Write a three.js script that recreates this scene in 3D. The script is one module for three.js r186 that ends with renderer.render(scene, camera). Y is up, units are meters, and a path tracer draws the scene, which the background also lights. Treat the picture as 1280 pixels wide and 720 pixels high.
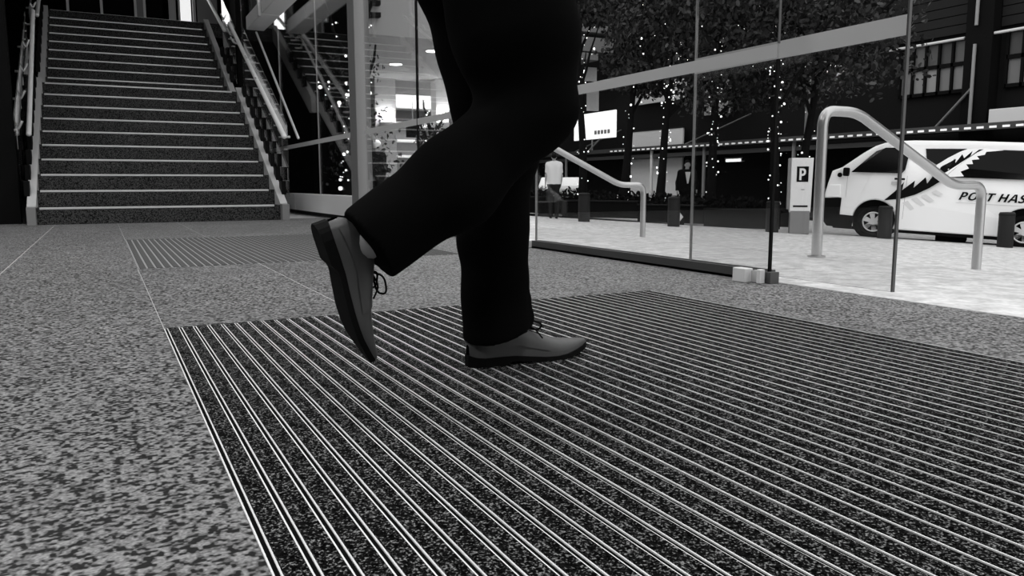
import * as THREE from 'three';
import { mergeGeometries } from 'three/addons/utils/BufferGeometryUtils.js';
import { RoundedBoxGeometry } from 'three/addons/geometries/RoundedBoxGeometry.js';
import { TextGeometry } from 'three/addons/geometries/TextGeometry.js';
import { FontLoader } from 'three/addons/loaders/FontLoader.js';
import { RectAreaLightUniformsLib } from 'three/addons/lights/RectAreaLightUniformsLib.js';

// ------------------------------------------------------------------ camera, sky, large lights, exposure
RectAreaLightUniformsLib.init();
const scene = new THREE.Scene();
const camera = new THREE.PerspectiveCamera(40.05, 16 / 9, 0.05, 300);
camera.rotation.order = 'YXZ';
camera.position.set(0, 0.43, 0);
camera.rotation.set(-0.13116, -0.47628, -0.0017);
const renderer = new THREE.WebGLRenderer({ antialias: true });
renderer.toneMapping = THREE.LinearToneMapping;
renderer.toneMappingExposure = 1.3;
renderer.shadowMap.enabled = true;
{ // even grey overcast, a little brighter overhead
  const w = 32, h = 32, d = new Float32Array(w * h * 4);
  for (let y = 0; y < h; y++) for (let x = 0; x < w; x++) {
    const e = ((y + 0.5) / h - 0.5) * Math.PI, v = e > 0 ? 0.98 + 0.4 * Math.sin(e) : 0.36;
    d.set([v, v, v, 1], (y * w + x) * 4);
  }
  const t = new THREE.DataTexture(d, w, h, THREE.RGBAFormat, THREE.FloatType);
  t.mapping = THREE.EquirectangularReflectionMapping; t.magFilter = THREE.LinearFilter; t.needsUpdate = true;
  scene.background = t; scene.environment = t;
}
const CEILING_LIGHT = 18, LOBBY_LIGHT = 2.6;

// ------------------------------------------------------------------ helpers
const V = (x, y, z) => new THREE.Vector3(x, y, z);
let seed = 7;
const rnd = () => { seed = (seed + 0x6d2b79f5) | 0; let t = Math.imul(seed ^ (seed >>> 15), 1 | seed); t = (t + Math.imul(t ^ (t >>> 7), 61 | t)) ^ t; return ((t ^ (t >>> 14)) >>> 0) / 4294967296; };
const grey = (v) => new THREE.Color().setRGB(v, v, v, THREE.SRGBColorSpace);
const mat = (v, rough = 0.8, o = {}) => new THREE.MeshPhysicalMaterial({ color: grey(v), roughness: rough, ...o });
const glow = (v, i) => new THREE.MeshStandardMaterial({ color: grey(v), emissive: grey(1), emissiveIntensity: i, roughness: 0.6 });
const taken = new Map();
const numbered = (n) => { const k = taken.get(n) ?? 0; taken.set(n, k + 1); return k ? n + '_' + String(k).padStart(3, '0') : n; };
const box = (w, h, d, x = 0, y = 0, z = 0) => new THREE.BoxGeometry(w, h, d).translate(x, y, z);
const span = (x0, x1, y0, y1, z0, z1) => box(x1 - x0, y1 - y0, z1 - z0, (x0 + x1) / 2, (y0 + y1) / 2, (z0 + z1) / 2);
const rbox = (w, h, d, r, x = 0, y = 0, z = 0) => new RoundedBoxGeometry(w, h, d, 2, r).translate(x, y, z);
const cyl = (r0, r1, h, x = 0, y = 0, z = 0, n = 20) => new THREE.CylinderGeometry(r0, r1, h, n).translate(x, y, z);
const plain = (g) => { const q = g.index ? g.toNonIndexed() : g; for (const k of Object.keys(q.attributes)) if (!['position', 'normal', 'uv'].includes(k)) q.deleteAttribute(k); if (!q.attributes.uv) q.setAttribute('uv', new THREE.BufferAttribute(new Float32Array(q.attributes.position.count * 2), 2)); return q; };
const merge = (list) => list.length === 1 ? list[0] : mergeGeometries(list.map(plain));
const part = (name, g, m, parent) => { const o = new THREE.Mesh(Array.isArray(g) ? merge(g) : g, m); o.name = name; parent.add(o); return o; };
const kid = (parent, name) => { parent.userData.n = 0; delete parent.userData.n; const same = parent.children.filter((c) => c.name === name || c.name.startsWith(name + '_0') || c.name.startsWith(name + '_1')).length; return same ? name + '_' + String(same).padStart(3, '0') : name; };
function tag(o, label, category, group) { o.userData.label = label; o.userData.category = category; if (group) o.userData.group = group; return o; }
function thing(name, label, category, p = [0, 0, 0], turn = 0, group) {
  const o = new THREE.Group(); o.name = numbered(name); o.position.set(...p); o.rotation.y = turn; scene.add(o);
  return tag(o, label, category, group);
}
function struct(name, g, m, label) {
  const o = g ? part(name, g, m, scene) : new THREE.Group();
  o.name = name; o.userData.kind = 'structure'; if (label) o.userData.label = label;
  if (!g) scene.add(o);
  return o;
}
function copy(o, p, turn, label) { const c = o.clone(); c.name = numbered(o.name.replace(/_\d+$/, '')); c.position.set(...p); c.rotation.y = turn; c.userData = { ...o.userData, label }; scene.add(c); return c; }
// a tube through points with rounded corners
function pipe(points, r, bend = 0.06, n = 12) {
  const path = new THREE.CurvePath(), q = points.map((p) => V(...p));
  let from = q[0];
  for (let i = 1; i < q.length - 1; i++) {
    const a = q[i].clone().add(q[i - 1].clone().sub(q[i]).setLength(Math.min(bend, q[i].distanceTo(q[i - 1]) * 0.45)));
    const b = q[i].clone().add(q[i + 1].clone().sub(q[i]).setLength(Math.min(bend, q[i].distanceTo(q[i + 1]) * 0.45)));
    path.add(new THREE.LineCurve3(from, a)); path.add(new THREE.QuadraticBezierCurve3(a, q[i], b)); from = b;
  }
  path.add(new THREE.LineCurve3(from, q[q.length - 1]));
  const pts = []; for (const c of path.curves) { const k = c.isLineCurve3 ? 1 : 6; for (let i = 0; i < k; i++) pts.push(c.getPoint(i / k)); } pts.push(q[q.length - 1]);
  return sweep(pts, r, n);
}
function sweep(pts, r, n = 10) { // round tube along a polyline, capped
  const pos = [], idx = []; let nrm = V(0, 1, 0);
  for (let i = 0; i < pts.length; i++) {
    const t = pts[Math.min(i + 1, pts.length - 1)].clone().sub(pts[Math.max(i - 1, 0)]).normalize();
    if (Math.abs(nrm.dot(t)) > 0.95 && i === 0) nrm = V(1, 0, 0.01);
    nrm = nrm.clone().addScaledVector(t, -nrm.dot(t)).normalize(); const b = t.clone().cross(nrm);
    const rr = typeof r === 'function' ? r(i / (pts.length - 1)) : r;
    for (let j = 0; j < n; j++) { const a = j / n * 2 * Math.PI; pos.push(...pts[i].clone().addScaledVector(nrm, Math.cos(a) * rr).addScaledVector(b, Math.sin(a) * rr).toArray()); }
  }
  for (let i = 0; i < pts.length - 1; i++) for (let j = 0; j < n; j++) { const a = i * n + j, b = i * n + (j + 1) % n, c = a + n, d = b + n; idx.push(a, b, c, b, d, c); }
  const e = (pts.length - 1) * n;
  for (let j = 1; j < n - 1; j++) { idx.push(0, j + 1, j); idx.push(e, e + j, e + j + 1); }
  const g = new THREE.BufferGeometry(); g.setAttribute('position', new THREE.Float32BufferAttribute(pos, 3)); g.setIndex(idx); g.computeVertexNormals(); return plain(g);
}
const shapeOf = (pts) => { const s = new THREE.Shape(); pts.forEach(([x, y], i) => i ? s.lineTo(x, y) : s.moveTo(x, y)); s.closePath(); return s; };
const slab = (pts, depth, bevel = 0) => new THREE.ExtrudeGeometry(Array.isArray(pts) ? shapeOf(pts) : pts, { depth, bevelEnabled: bevel > 0, bevelSize: bevel, bevelThickness: bevel, bevelSegments: 2, curveSegments: 10 });
function worldUV(g, s) { // texture coordinates in metres across each face
  const p = g.attributes.position, n = g.attributes.normal, uv = new Float32Array(p.count * 2);
  for (let i = 0; i < p.count; i++) {
    const ax = Math.abs(n.getX(i)), ay = Math.abs(n.getY(i)), az = Math.abs(n.getZ(i));
    const [u, v] = ay > ax && ay > az ? [p.getX(i), p.getZ(i)] : ax > az ? [p.getZ(i), p.getY(i)] : [p.getX(i), p.getY(i)];
    uv[2 * i] = u / s; uv[2 * i + 1] = v / s;
  }
  g.setAttribute('uv', new THREE.BufferAttribute(uv, 2)); return g;
}
// ---- textures
function tileNoise(cells, s) { const a = new Float32Array(cells * cells); let q = s; for (let i = 0; i < a.length; i++) { q = (q * 1664525 + 1013904223) | 0; a[i] = (q >>> 8) / 16777216; }
  return (x, y) => { x *= cells; y *= cells; const xi = Math.floor(x), yi = Math.floor(y); let fx = x - xi, fy = y - yi; fx = fx * fx * (3 - 2 * fx); fy = fy * fy * (3 - 2 * fy);
    const X = ((xi % cells) + cells) % cells, Y = ((yi % cells) + cells) % cells, X1 = (X + 1) % cells, Y1 = (Y + 1) % cells;
    return (a[Y * cells + X] * (1 - fx) + a[Y * cells + X1] * fx) * (1 - fy) + (a[Y1 * cells + X] * (1 - fx) + a[Y1 * cells + X1] * fx) * fy; }; }
function texture(n, f, srgb = true) {
  const d = new Uint8Array(n * n * 4);
  for (let y = 0; y < n; y++) for (let x = 0; x < n; x++) { const v = Math.max(0, Math.min(255, f(x / n, y / n) * 255)), o = (y * n + x) * 4; d[o] = d[o + 1] = d[o + 2] = v; d[o + 3] = 255; }
  const t = new THREE.DataTexture(d, n, n); t.wrapS = t.wrapT = THREE.RepeatWrapping; t.magFilter = THREE.LinearFilter; t.minFilter = THREE.LinearMipmapLinearFilter; t.generateMipmaps = true; t.needsUpdate = true;
  if (srgb) t.colorSpace = THREE.SRGBColorSpace; return t;
}
const nA = tileNoise(270, 11), nB = tileNoise(430, 23), nC = tileNoise(800, 37), nD = tileNoise(9, 5);
const smooth = (a, b, x) => { x = Math.max(0, Math.min(1, (x - a) / (b - a))); return x * x * (3 - 2 * x); };
const graniteMap = texture(2048, (u, v) => { // 2 m tile: light and dark grains about a centimetre wide in a grey ground
  const g = nA(u, v) * 0.55 + nB(u, v) * 0.45, f = nC(u, v);
  let c = 0.435 + (nD(u, v) - 0.5) * 0.05;
  c += 0.15 * smooth(0.52, 0.64, g) - 0.40 * smooth(0.46, 0.33, g);
  return c + (f - 0.5) * 0.22;
});
const cA = tileNoise(84, 3), cB = tileNoise(150, 9), cC = tileNoise(60, 17);
const carpetMap = texture(512, (u, v) => { const g = cA(u, v) * 0.5 + cB(u, v) * 0.5; return 0.05 + 0.55 * smooth(0.46, 0.82, g) + 0.12 * (cC(u, v) - 0.5); });
const carpetBump = texture(512, (u, v) => cA(u, v) * 0.5 + cB(u, v) * 0.5, false);
const wA = tileNoise(40, 71), wB = tileNoise(160, 73);
const stainMap = texture(512, (u, v) => 0.80 + 0.14 * (wA(u, v) - 0.5) + 0.10 * (wB(u, v) - 0.5));

// ---- materials
const M = {
  granite: new THREE.MeshPhysicalMaterial({ map: graniteMap, roughness: 0.52, specularIntensity: 0.7 }),
  joint: mat(0.78, 0.9),
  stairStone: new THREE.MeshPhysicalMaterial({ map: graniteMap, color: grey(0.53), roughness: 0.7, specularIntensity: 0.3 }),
  nosing: mat(0.86, 0.35, { metalness: 0.35 }),
  brightRail: mat(0.98, 0.35, { metalness: 0.05 }),
  alu: mat(1.0, 0.45, { metalness: 0.1 }),
  aluDull: mat(0.56, 0.8),
  tray: mat(0.05, 0.9, { specularIntensity: 0.1 }),
  carpet: new THREE.MeshPhysicalMaterial({ map: carpetMap, bumpMap: carpetBump, bumpScale: 0.004, roughness: 1, specularIntensity: 0.1 }),
  carpetFaded: new THREE.MeshPhysicalMaterial({ color: grey(0.36), bumpMap: carpetBump, bumpScale: 0.003, roughness: 1, specularIntensity: 0.2 }),
  steel: mat(0.78, 0.28, { metalness: 0.75 }),
  column: mat(0.5, 0.6, { metalness: 0.2 }),
  black: mat(0.07, 0.9, { specularIntensity: 0.12 }),
  dark: mat(0.14, 0.9, { specularIntensity: 0.2 }),
  darker: mat(0.10, 0.95, { specularIntensity: 0.15 }),
  ceiling: mat(0.2, 0.95, { specularIntensity: 0.1 }),
  marble: mat(0.95, 0.5),
  white: mat(0.9, 0.6),
  pale: mat(0.75, 0.8),
  midgrey: mat(0.55, 0.8),
  concrete: mat(0.52, 0.9),
  platform: new THREE.MeshPhysicalMaterial({ map: stainMap, color: grey(1), roughness: 0.9, specularIntensity: 0.3 }),
  pavement: new THREE.MeshPhysicalMaterial({ map: stainMap, color: grey(0.97), roughness: 0.95, specularIntensity: 0.3 }),
  road: new THREE.MeshPhysicalMaterial({ map: stainMap, color: grey(0.88), roughness: 0.95, specularIntensity: 0.2 }),
  glass: new THREE.MeshPhysicalMaterial({ color: grey(0.97), transmission: 1, thickness: 0, roughness: 0.0, ior: 1.5 }),
  frost: new THREE.MeshPhysicalMaterial({ color: grey(0.80), transmission: 0.35, thickness: 0, roughness: 0.9 }),
  edge: mat(0.62, 0.3, { metalness: 0.2 }),
  gasket: mat(0.06, 0.6, { specularIntensity: 0.2 }),
  channel: mat(0.36, 0.45, { metalness: 0.6 }),
  cloth: mat(0.05, 1, { specularIntensity: 0.08 }),
  suit: mat(0.10, 1, { specularIntensity: 0.08 }),
  leather: mat(0.35, 0.42, { specularIntensity: 0.6 }),
  sole: mat(0.07, 0.8, { specularIntensity: 0.2 }),
  skin: mat(0.66, 0.6),
  hair: mat(0.09, 0.9, { specularIntensity: 0.2 }),
  shirt: mat(0.93, 0.9),
  rubber: mat(0.06, 0.9, { specularIntensity: 0.15 }),
  vanWhite: mat(0.96, 0.25, { clearcoat: 0.4, clearcoatRoughness: 0.1 }),
  vanGlass: mat(0.03, 0.1, { specularIntensity: 0.25 }),
  rim: mat(0.85, 0.35, { metalness: 0.3 }),
  bark: mat(0.10, 1, { specularIntensity: 0.1 }),
  leaf: new THREE.MeshPhysicalMaterial({ color: grey(0.3), roughness: 0.7, specularIntensity: 0.4, transmission: 0.3, thickness: 0, side: THREE.DoubleSide }),
  hedge: new THREE.MeshPhysicalMaterial({ color: grey(0.11), roughness: 0.9, specularIntensity: 0.1, side: THREE.DoubleSide }),
  bulb: glow(1, 2.2),
};

// ------------------------------------------------------------------ structure: floor, walls, ceiling
const H = 6.5, WALL_X = -6.6;
{ // 600 mm granite slabs laid on pale grout; they stop round the two entrance mats
  const floor = struct('floor', null);
  part('grout', span(WALL_X, 2.62, -0.16, -0.014, -24, 6.2), M.joint, floor);
  part('grout_joint', [span(WALL_X, 0.1418, -0.014, -0.0008, -10.2, 6.2), span(1.9545, 2.6, -0.014, -0.0008, -10.2, 6.2), span(0.1418, 1.9545, -0.014, -0.0008, -4.47, -2.562), span(0.1418, 1.9545, -0.014, -0.0008, -10.2, -6.85), span(0.1418, 1.9545, -0.014, -0.0008, 0.32, 6.2)], M.joint, floor);
  const xs = [WALL_X, -5.86, -5.26, -4.66, -4.06, -3.46, -2.86, -2.26, -1.66, -1.06, -0.46, 0.1428, 0.745, 1.345, 1.9535, 2.6];
  const zs = [-10.2, -8.5, -6.852, -4.468, -2.562, -1.0, 0.322, 2.2, 4.2, 6.2];
  for (let i = 0; i < xs.length - 1; i++) for (let k = 0; k < zs.length - 1; k++) {
    const onMat = i >= 11 && i <= 13 && ((k === 2) || k === 4 || k === 5);
    if (onMat) continue;
    const g = worldUV(span(xs[i] + (i === 10 || i === 12 ? 0.0024 : 0.0013), xs[i + 1] - (i === 9 || i === 11 ? 0.0024 : 0.0012), -0.014, 0, zs[k] + 0.0004, zs[k + 1] - 0.0004), 2);
    const uv = g.attributes.uv, ou = rnd(), ov = rnd(); for (let j = 0; j < uv.count; j++) uv.setXY(j, uv.getX(j) + ou, uv.getY(j) + ov);
    part(kid(floor, 'floor_slab'), g, M.granite, floor);
  }
}
struct('ceiling', span(WALL_X - 0.2, 2.8, H, H + 0.3, -24.2, 6.4), M.ceiling);
struct('wall_left', span(WALL_X - 0.2, WALL_X, -0.2, H, -24.2, 6.4), M.black);
struct('wall_front', span(WALL_X, 2.8, -0.2, H, 6.2, 6.4), M.dark);
struct('wall_back', span(WALL_X, 2.8, -0.2, H, -24.2, -24), M.dark);
struct('wall_stair', span(WALL_X, -0.8, 0, H, -10.4, -10.2), M.black);
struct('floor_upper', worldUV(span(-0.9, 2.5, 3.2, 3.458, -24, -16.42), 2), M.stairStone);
struct('wall_right', [span(2.5, 2.8, -0.2, H, 2.6, 6.2), span(2.5, 2.8, -0.2, H, -24, -16.4)], M.dark);
struct('trim_1', span(2.52, 2.76, 2.5, 2.8, -4.75, 2.6), M.channel);
struct('trim_2', span(2.5, 2.8, H - 0.15, H, -16.4, 2.6), M.channel);
{ // pale boxed bulkhead high along the inside of the glass, in panels with open joints
  const b = struct('trim_3', null);
  let z = -13.15; for (const l of [1.3, 1.5]) { part(kid(b, 'bulkhead_panel'), rbox(0.27, 0.2, l - 0.05, 0.015, 2.285, 2.9, z + l / 2), M.white, b); z += l; }
  part('bulkhead_spine', span(2.24, 2.32, 2.82, 3.0, -13.1, -10.4), M.dark, b);
  part('joint_bracket', rbox(0.05, 0.26, 0.06, 0.01, 2.13, 2.9, -11.86), M.steel, b);
}
// ------------------------------------------------------------------ the glass front at x = 2.6, pane by pane
let panes = 0;
function pane(z0, z1, o = {}) {
  const { x = 2.6, y0 = 0.045, y1 = H - 0.15, base = true, name } = o, w = struct(name ?? 'window_' + (++panes), null);
  part('pane', span(x - 0.006, x + 0.006, y0, y1, z0 + 0.003, z1 - 0.003), M.glass, w);
  if (y0 < 0.9) part('frosted_band', span(x - 0.009, x - 0.0065, 0.962, 1.018, z0 + 0.003, z1 - 0.003), M.frost, w);
  if (base) part('base_channel', [span(x - 0.035, x - 0.012, 0, 0.05, z0, z1), span(x + 0.012, x + 0.035, 0, 0.05, z0, z1), span(x - 0.035, x + 0.035, 0, 0.012, z0, z1)], M.channel, w);
  if (o.light0) part('glass_edge', span(x - 0.007, x + 0.007, y0, y1, z0 - 0.003, z0 + 0.003), M.edge, w);
  if (o.light1) part('glass_edge', span(x - 0.007, x + 0.007, y0, y1, z1 - 0.003, z1 + 0.003), M.edge, w);
  if (o.dark1) { part('gasket', span(x - 0.007, x + 0.007, y0 - 0.04, 0.955, z1 - 0.005, z1 + 0.005), M.gasket, w); part('glass_edge_001', span(x - 0.006, x + 0.006, 1.02, y1, z1 - 0.002, z1 + 0.002), M.channel, w); }
  if (o.dark0) part('gasket', span(x - 0.01, x + 0.01, y0, y1, z0 - 0.009, z0 + 0.009), M.gasket, w);
  return w;
}
pane(-4.68, -2.56, { y1: 2.5, light0: true, dark1: true });
pane(-6.9, -4.84, { dark1: true, dark0: true });
pane(-8.5, -6.9, {});
pane(-16.4, -12.98, {});
for (const [z0, z1] of [[-10.6, -9.02], [-12.98, -10.6]]) { // glass on a marble upstand past the column
  const w = pane(z0, z1, { y0: 0.29, base: false, light0: true });
  part('frosted_mullion', span(2.594, 2.606, 0.29, H - 0.15, z0 - 0.002, z0 + 0.002), M.edge, w);
}
pane(-4.68, 2.6, { y0: 2.8, base: false });
pane(0.6, 2.6, { y1: 2.5, light0: true });
{
  const w = struct('trim_4', null); // marble upstand with a dark skirting
  for (const [z0, z1] of [[-12.98, -12.1], [-12.1, -9.02]]) part(kid(w, 'marble_slab'), span(2.58, 2.76, 0.05, 0.29, z0 + 0.012, z1 - 0.012), M.marble, w);
  part('skirting', span(2.6, 2.74, 0, 0.05, -12.98, -9.02), M.gasket, w);
  part('joint_backing', span(2.6, 2.74, 0.05, 0.28, -12.98, -9.02), M.dark, w);
}
function slidingLeaf(z0, z1, name) {
  const x = 2.7, d = struct(name, null);
  part('pane', span(x - 0.006, x + 0.006, 0.012, 2.5, z0 + 0.003, z1 - 0.003), M.glass, d);
  part('frosted_band', span(x - 0.009, x - 0.0065, 0.975, 1.05, z0 + 0.003, z1 - 0.003), M.frost, d);
  part('glass_edge', span(x - 0.007, x + 0.007, 0.012, 2.5, z0 - 0.003, z0 + 0.003), M.edge, d);
  part('glass_edge_001', span(x - 0.007, x + 0.007, 0.012, 2.5, z1 - 0.003, z1 + 0.005), M.channel, d);
}
slidingLeaf(-3.21, -2.02, 'door_1'); slidingLeaf(0.35, 1.5, 'door_2');
const column = thing('facade_column', 'grey square steel column in the glass front beside the low marble upstand', 'column', [2.62, 0, -8.76]);
part('shaft', rbox(0.17, H - 0.2, 0.26, 0.008, 0, H / 2 - 0.06, 0), M.column, column);
part('base_plate', box(0.22, 0.03, 0.32, 0, 0.015, 0), M.gasket, column);
{ // floor guides of the sliding doors
  const g = thing('door_guide', 'small white two-piece floor guide at the foot of the glass pane near the door opening', 'door guide', [2.5, 0, -2.56]);
  part('guide_block', rbox(0.05, 0.062, 0.075, 0.004, -0.01, 0.031, -0.05), M.white, g);
  part('end_block', rbox(0.03, 0.062, 0.022, 0.004, 0.01, 0.031, 0.038), M.white, g);
  part('bridge', box(0.028, 0.05, 0.05, 0.02, 0.028, 0.01), M.pale, g);
  part('foot', box(0.05, 0.05, 0.03, 0.055, 0.025, 0.06), M.channel, g);
  const k = thing('door_guide', 'white floor guide at the left end of the glass pane, beside the planted leg', 'door guide', [2.57, 0, -4.77]);
  part('guide_block', rbox(0.06, 0.05, 0.14, 0.004, 0, 0.025, 0), M.white, k);
  part('end_block', rbox(0.05, 0.09, 0.03, 0.004, 0.01, 0.045, -0.03), M.white, k);
}
// ------------------------------------------------------------------ ceiling lights (out of the frame, they light the hall)
{
  let base;
  for (const [x, z, where] of [[-3.6, -1, 'over the left of the hall'], [0.9, 1.2, 'over the near end of the mat'], [-3.6, 3.6, 'in the corner behind the mat'], [0.9, -3.6, 'over the far end of the near mat'], [-3.6, -6.5, 'nearest the black wall'], [-1.6, -6.6, 'in front of the stairs']]) {
    const label = 'square white ceiling light panel ' + where;
    let t;
    if (!base) { t = base = thing('ceiling_light', label, 'ceiling light', [x, H - 0.06, z]); part('housing', box(1.3, 0.06, 1.3, 0, 0.03, 0), M.white, t); part('diffuser', box(1.2, 0.02, 1.2, 0, -0.01, 0), glow(1, 0.8), t); }
    else t = copy(base, [x, H - 0.06, z], 0, label);
    const l = new THREE.RectAreaLight(0xffffff, CEILING_LIGHT, 1.2, 1.2); l.name = 'panel_light'; l.position.set(x, H - 0.09, z); l.lookAt(x, 0, z); scene.add(l);
  }
}
// ------------------------------------------------------------------ outside ground
const A0 = V(10.22, -0.47, -16.05), GU = [0.62355, 0.78178], GR = -0.03982;
const groundY = (x, z, off = 0) => A0.y + off + GR * ((x - A0.x) * GU[0] + (z - A0.z) * GU[1]);
struct('platform', worldUV(span(2.62, 3.87, -1.2, -0.001, -14, 6), 2), M.platform);
{
  const st = struct('outdoor_steps', null);
  for (let i = 0; i < 5; i++) part(kid(st, 'step'), worldUV(span(3.87 + 0.3 * i, 4.17 + 0.3 * i, -1.3, -0.15 * (i + 1), -14, 6), 2), M.pavement, st);
}
function tilted(s0, s1, n0, n1, off, thick) { // a slab lying on the sloping street
  const g = box(s1 - s0, thick, n1 - n0, (s0 + s1) / 2, off - thick / 2, (n0 + n1) / 2);
  worldUV(g, 3);
  const m = new THREE.Matrix4().makeBasis(V(GU[0], GR, GU[1]), V(0, 1, 0), V(GU[1], 0, -GU[0])).setPosition(A0);
  // basis columns: along the kerb, up, across the street; mirrored, so turn the faces round
  g.applyMatrix4(m); const ix = g.index.array; for (let i = 0; i < ix.length; i += 3) { const t = ix[i]; ix[i] = ix[i + 1]; ix[i + 1] = t; } g.computeVertexNormals(); return g;
}
struct('pavement', tilted(-60, 40, -26, 1.0, 0, 0.3), M.pavement);
struct('road', tilted(-60, 60, 0.9, 9, -0.1, 0.3), M.road);
struct('footpath', tilted(-60, 60, 9, 60, 0.0, 0.3), M.dark);

// ------------------------------------------------------------------ entrance mats
function matOf(name, label, x0, z0, z1, n, strip, worn) {
  const t = thing(name, label, 'entrance mat', [x0, 0, z1]), L = z1 - z0, P = 0.04;
  part('tray', span(-0.0062, n * P + 0.0062, -0.0135, -0.011, -L, 0), M.tray, t);
  const rail = worn ? rbox(0.0112, 0.0115, L - 0.004, 0.002, 0, -0.0055, -L / 2) : merge([box(0.0025, 0.0115, L - 0.004, -0.0043, -0.0055, -L / 2), box(0.0025, 0.0115, L - 0.004, 0.0043, -0.0055, -L / 2)]), infill = box(0.0061, 0.009, L - 0.006, 0, -0.0062, -L / 2);
  const kinds = [0, 1, 2].map((k) => { const g = new RoundedBoxGeometry(0.0288, 0.0132, L - 0.006, 2, 0.0022).translate(0, -0.0042, -L / 2); worldUV(g, 0.25); const uv = g.attributes.uv; for (let j = 0; j < uv.count; j++) uv.setXY(j, uv.getX(j) + k * 0.37, uv.getY(j) + k * 0.23); return g; });
  for (let i = 0; i <= n; i++) { const r = part(i ? 'aluminium_rail_' + String(i).padStart(3, '0') : 'aluminium_rail', rail, worn ? M.aluDull : M.alu, t); if (!worn) part('groove_seal', infill, M.tray, r); r.position.x = i * P; }
  for (let i = 0; i < n; i++) { const s = part(i ? 'carpet_strip_' + String(i).padStart(3, '0') : 'carpet_strip', kinds[i % 3], strip, t); s.position.x = (i + 0.5) * P; }
}
matOf('entrance_mat', 'large dark ribbed entrance mat with bright metal rails under the walking man', 0.148, -2.56, 0.32, 45, M.carpet);
matOf('entrance_mat', 'worn grey ribbed entrance mat in front of the stairs', 0.148, -6.85, -4.47, 45, M.carpetFaded, true);

// ------------------------------------------------------------------ staircase
const SX = -0.628, SW = 2.549, SZ = -9.85, RISE = 0.1822, TREAD = 0.331, LAND = 0.954;
{
  const t = thing('staircase', 'wide dark stone staircase of two flights with bright metal nosings', 'staircase', [SX, 0, SZ]);
  const run = (k) => k < 10 ? k * TREAD : 9 * TREAD + LAND + (k - 10) * TREAD;
  for (let k = 0; k < 19; k++) {
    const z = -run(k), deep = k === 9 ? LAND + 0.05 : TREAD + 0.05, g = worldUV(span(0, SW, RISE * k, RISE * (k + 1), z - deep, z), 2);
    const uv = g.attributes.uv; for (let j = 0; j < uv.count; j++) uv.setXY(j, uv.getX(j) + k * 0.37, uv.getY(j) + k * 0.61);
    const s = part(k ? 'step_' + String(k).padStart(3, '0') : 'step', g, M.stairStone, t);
    part('nosing', rbox(SW - 0.1, 0.022, 0.05, 0.004, SW / 2 - 0.02, RISE * (k + 1) - 0.008, z - 0.021), M.nosing, s);
  }
  // stringers: flat light plates that follow the two flights
  const slope = RISE / TREAD;
  const prof = (dy, z0, y0, len) => [[-z0, y0 + dy], [-z0 + len, y0 + dy + len * slope], [-z0 + len, y0 + dy + len * slope - 0.3], [-z0 + 0.1, y0 + dy - 0.26], [-z0, Math.max(0.0, y0 + dy - 0.26)]];
  for (const [x, w] of [[-0.085, 0.085], [SW, 0.085]]) {
    const flights = [prof(0.02, 0, RISE, 9.3 * TREAD), prof(0.02, -run(9) - LAND + 0.35, RISE * 10 + 0.03, 9.1 * TREAD)].map((p) => slab(p, w).rotateY(Math.PI / 2).translate(x, 0, 0));
    part(x < 0 ? 'stringer' : 'stringer_001', flights, M.pale, t);
    part(x < 0 ? 'end_block' : 'end_block_001', rbox(w, RISE + 0.01, 0.14, 0.005, x + w / 2, RISE / 2 + 0.005, 0.05), M.concrete, t);
  }
  part('infill', [span(0, SW, 0, RISE * 9, -run(9) - LAND, -run(9)), span(0, SW, 0, RISE * 18, -run(18) - 0.4, -run(18) + 0.02)], M.black, t);
}
function balustrade(side, x, label, z0, z1, y0, y1, clamps) {
  const t = thing('stair_balustrade', label, 'balustrade', [0, 0, 0]), n = 3, s = (y1 - y0) / (z0 - z1);
  const at = (f) => [z0 + (z1 - z0) * f, y0 + (y1 - y0) * f];
  for (let i = 0; i < n; i++) {
    const [za, ya] = at(i / n + 0.006), [zb, yb] = at((i + 1) / n - 0.006);
    part(i ? 'glass_panel_00' + i : 'glass_panel', slab([[-za, ya + 0.03], [-zb, yb + 0.03], [-zb, yb + 0.93], [-za, ya + 0.93]], 0.012).rotateY(Math.PI / 2).translate(x - 0.006, 0, 0), M.glass, t);
  }
  for (let i = 0; i < clamps; i++) { const [z, y] = at((i + 0.5) / clamps); part(i ? 'clamp_' + String(i).padStart(3, '0') : 'clamp', rbox(0.055, 0.17, 0.16, 0.006, x - side * 0.05, y + 0.06, z), M.gasket, t); }
  for (let i = 0; i < 4; i++) { const [z, y] = at((i + 0.4) / 4); part(i ? 'rail_bracket_00' + i : 'rail_bracket', pipe([[x + side * 0.09, y + 0.62, z], [x, y + 0.62, z], [x - side * 0.05, y + 0.72, z]], 0.014, 0.03, 8), M.steel, t); }
}
const rise = (z) => RISE + (SZ - z) * RISE / TREAD;
const L2 = SZ - 9 * TREAD - LAND;
balustrade(1, 2.06, 'glass stair balustrade with dark clamps, right side of the lower flight', -9.95, -12.85, rise(-9.95), rise(-12.85), 9);
balustrade(1, 2.06, 'glass stair balustrade on the right of the upper flight', L2 + 0.1, L2 - 1.2, RISE * 11, RISE * 11 + 1.3 * RISE / TREAD, 4);
balustrade(-1, -0.765, 'glass stair balustrade on the left of the lower flight by the black wall', -9.95, -12.85, rise(-9.95), rise(-12.85), 9);
balustrade(-1, -0.765, 'glass stair balustrade, left side of the upper flight', L2 + 0.1, L2 - 2.6, RISE * 11, RISE * 11 + 2.6 * RISE / TREAD, 8);
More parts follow.
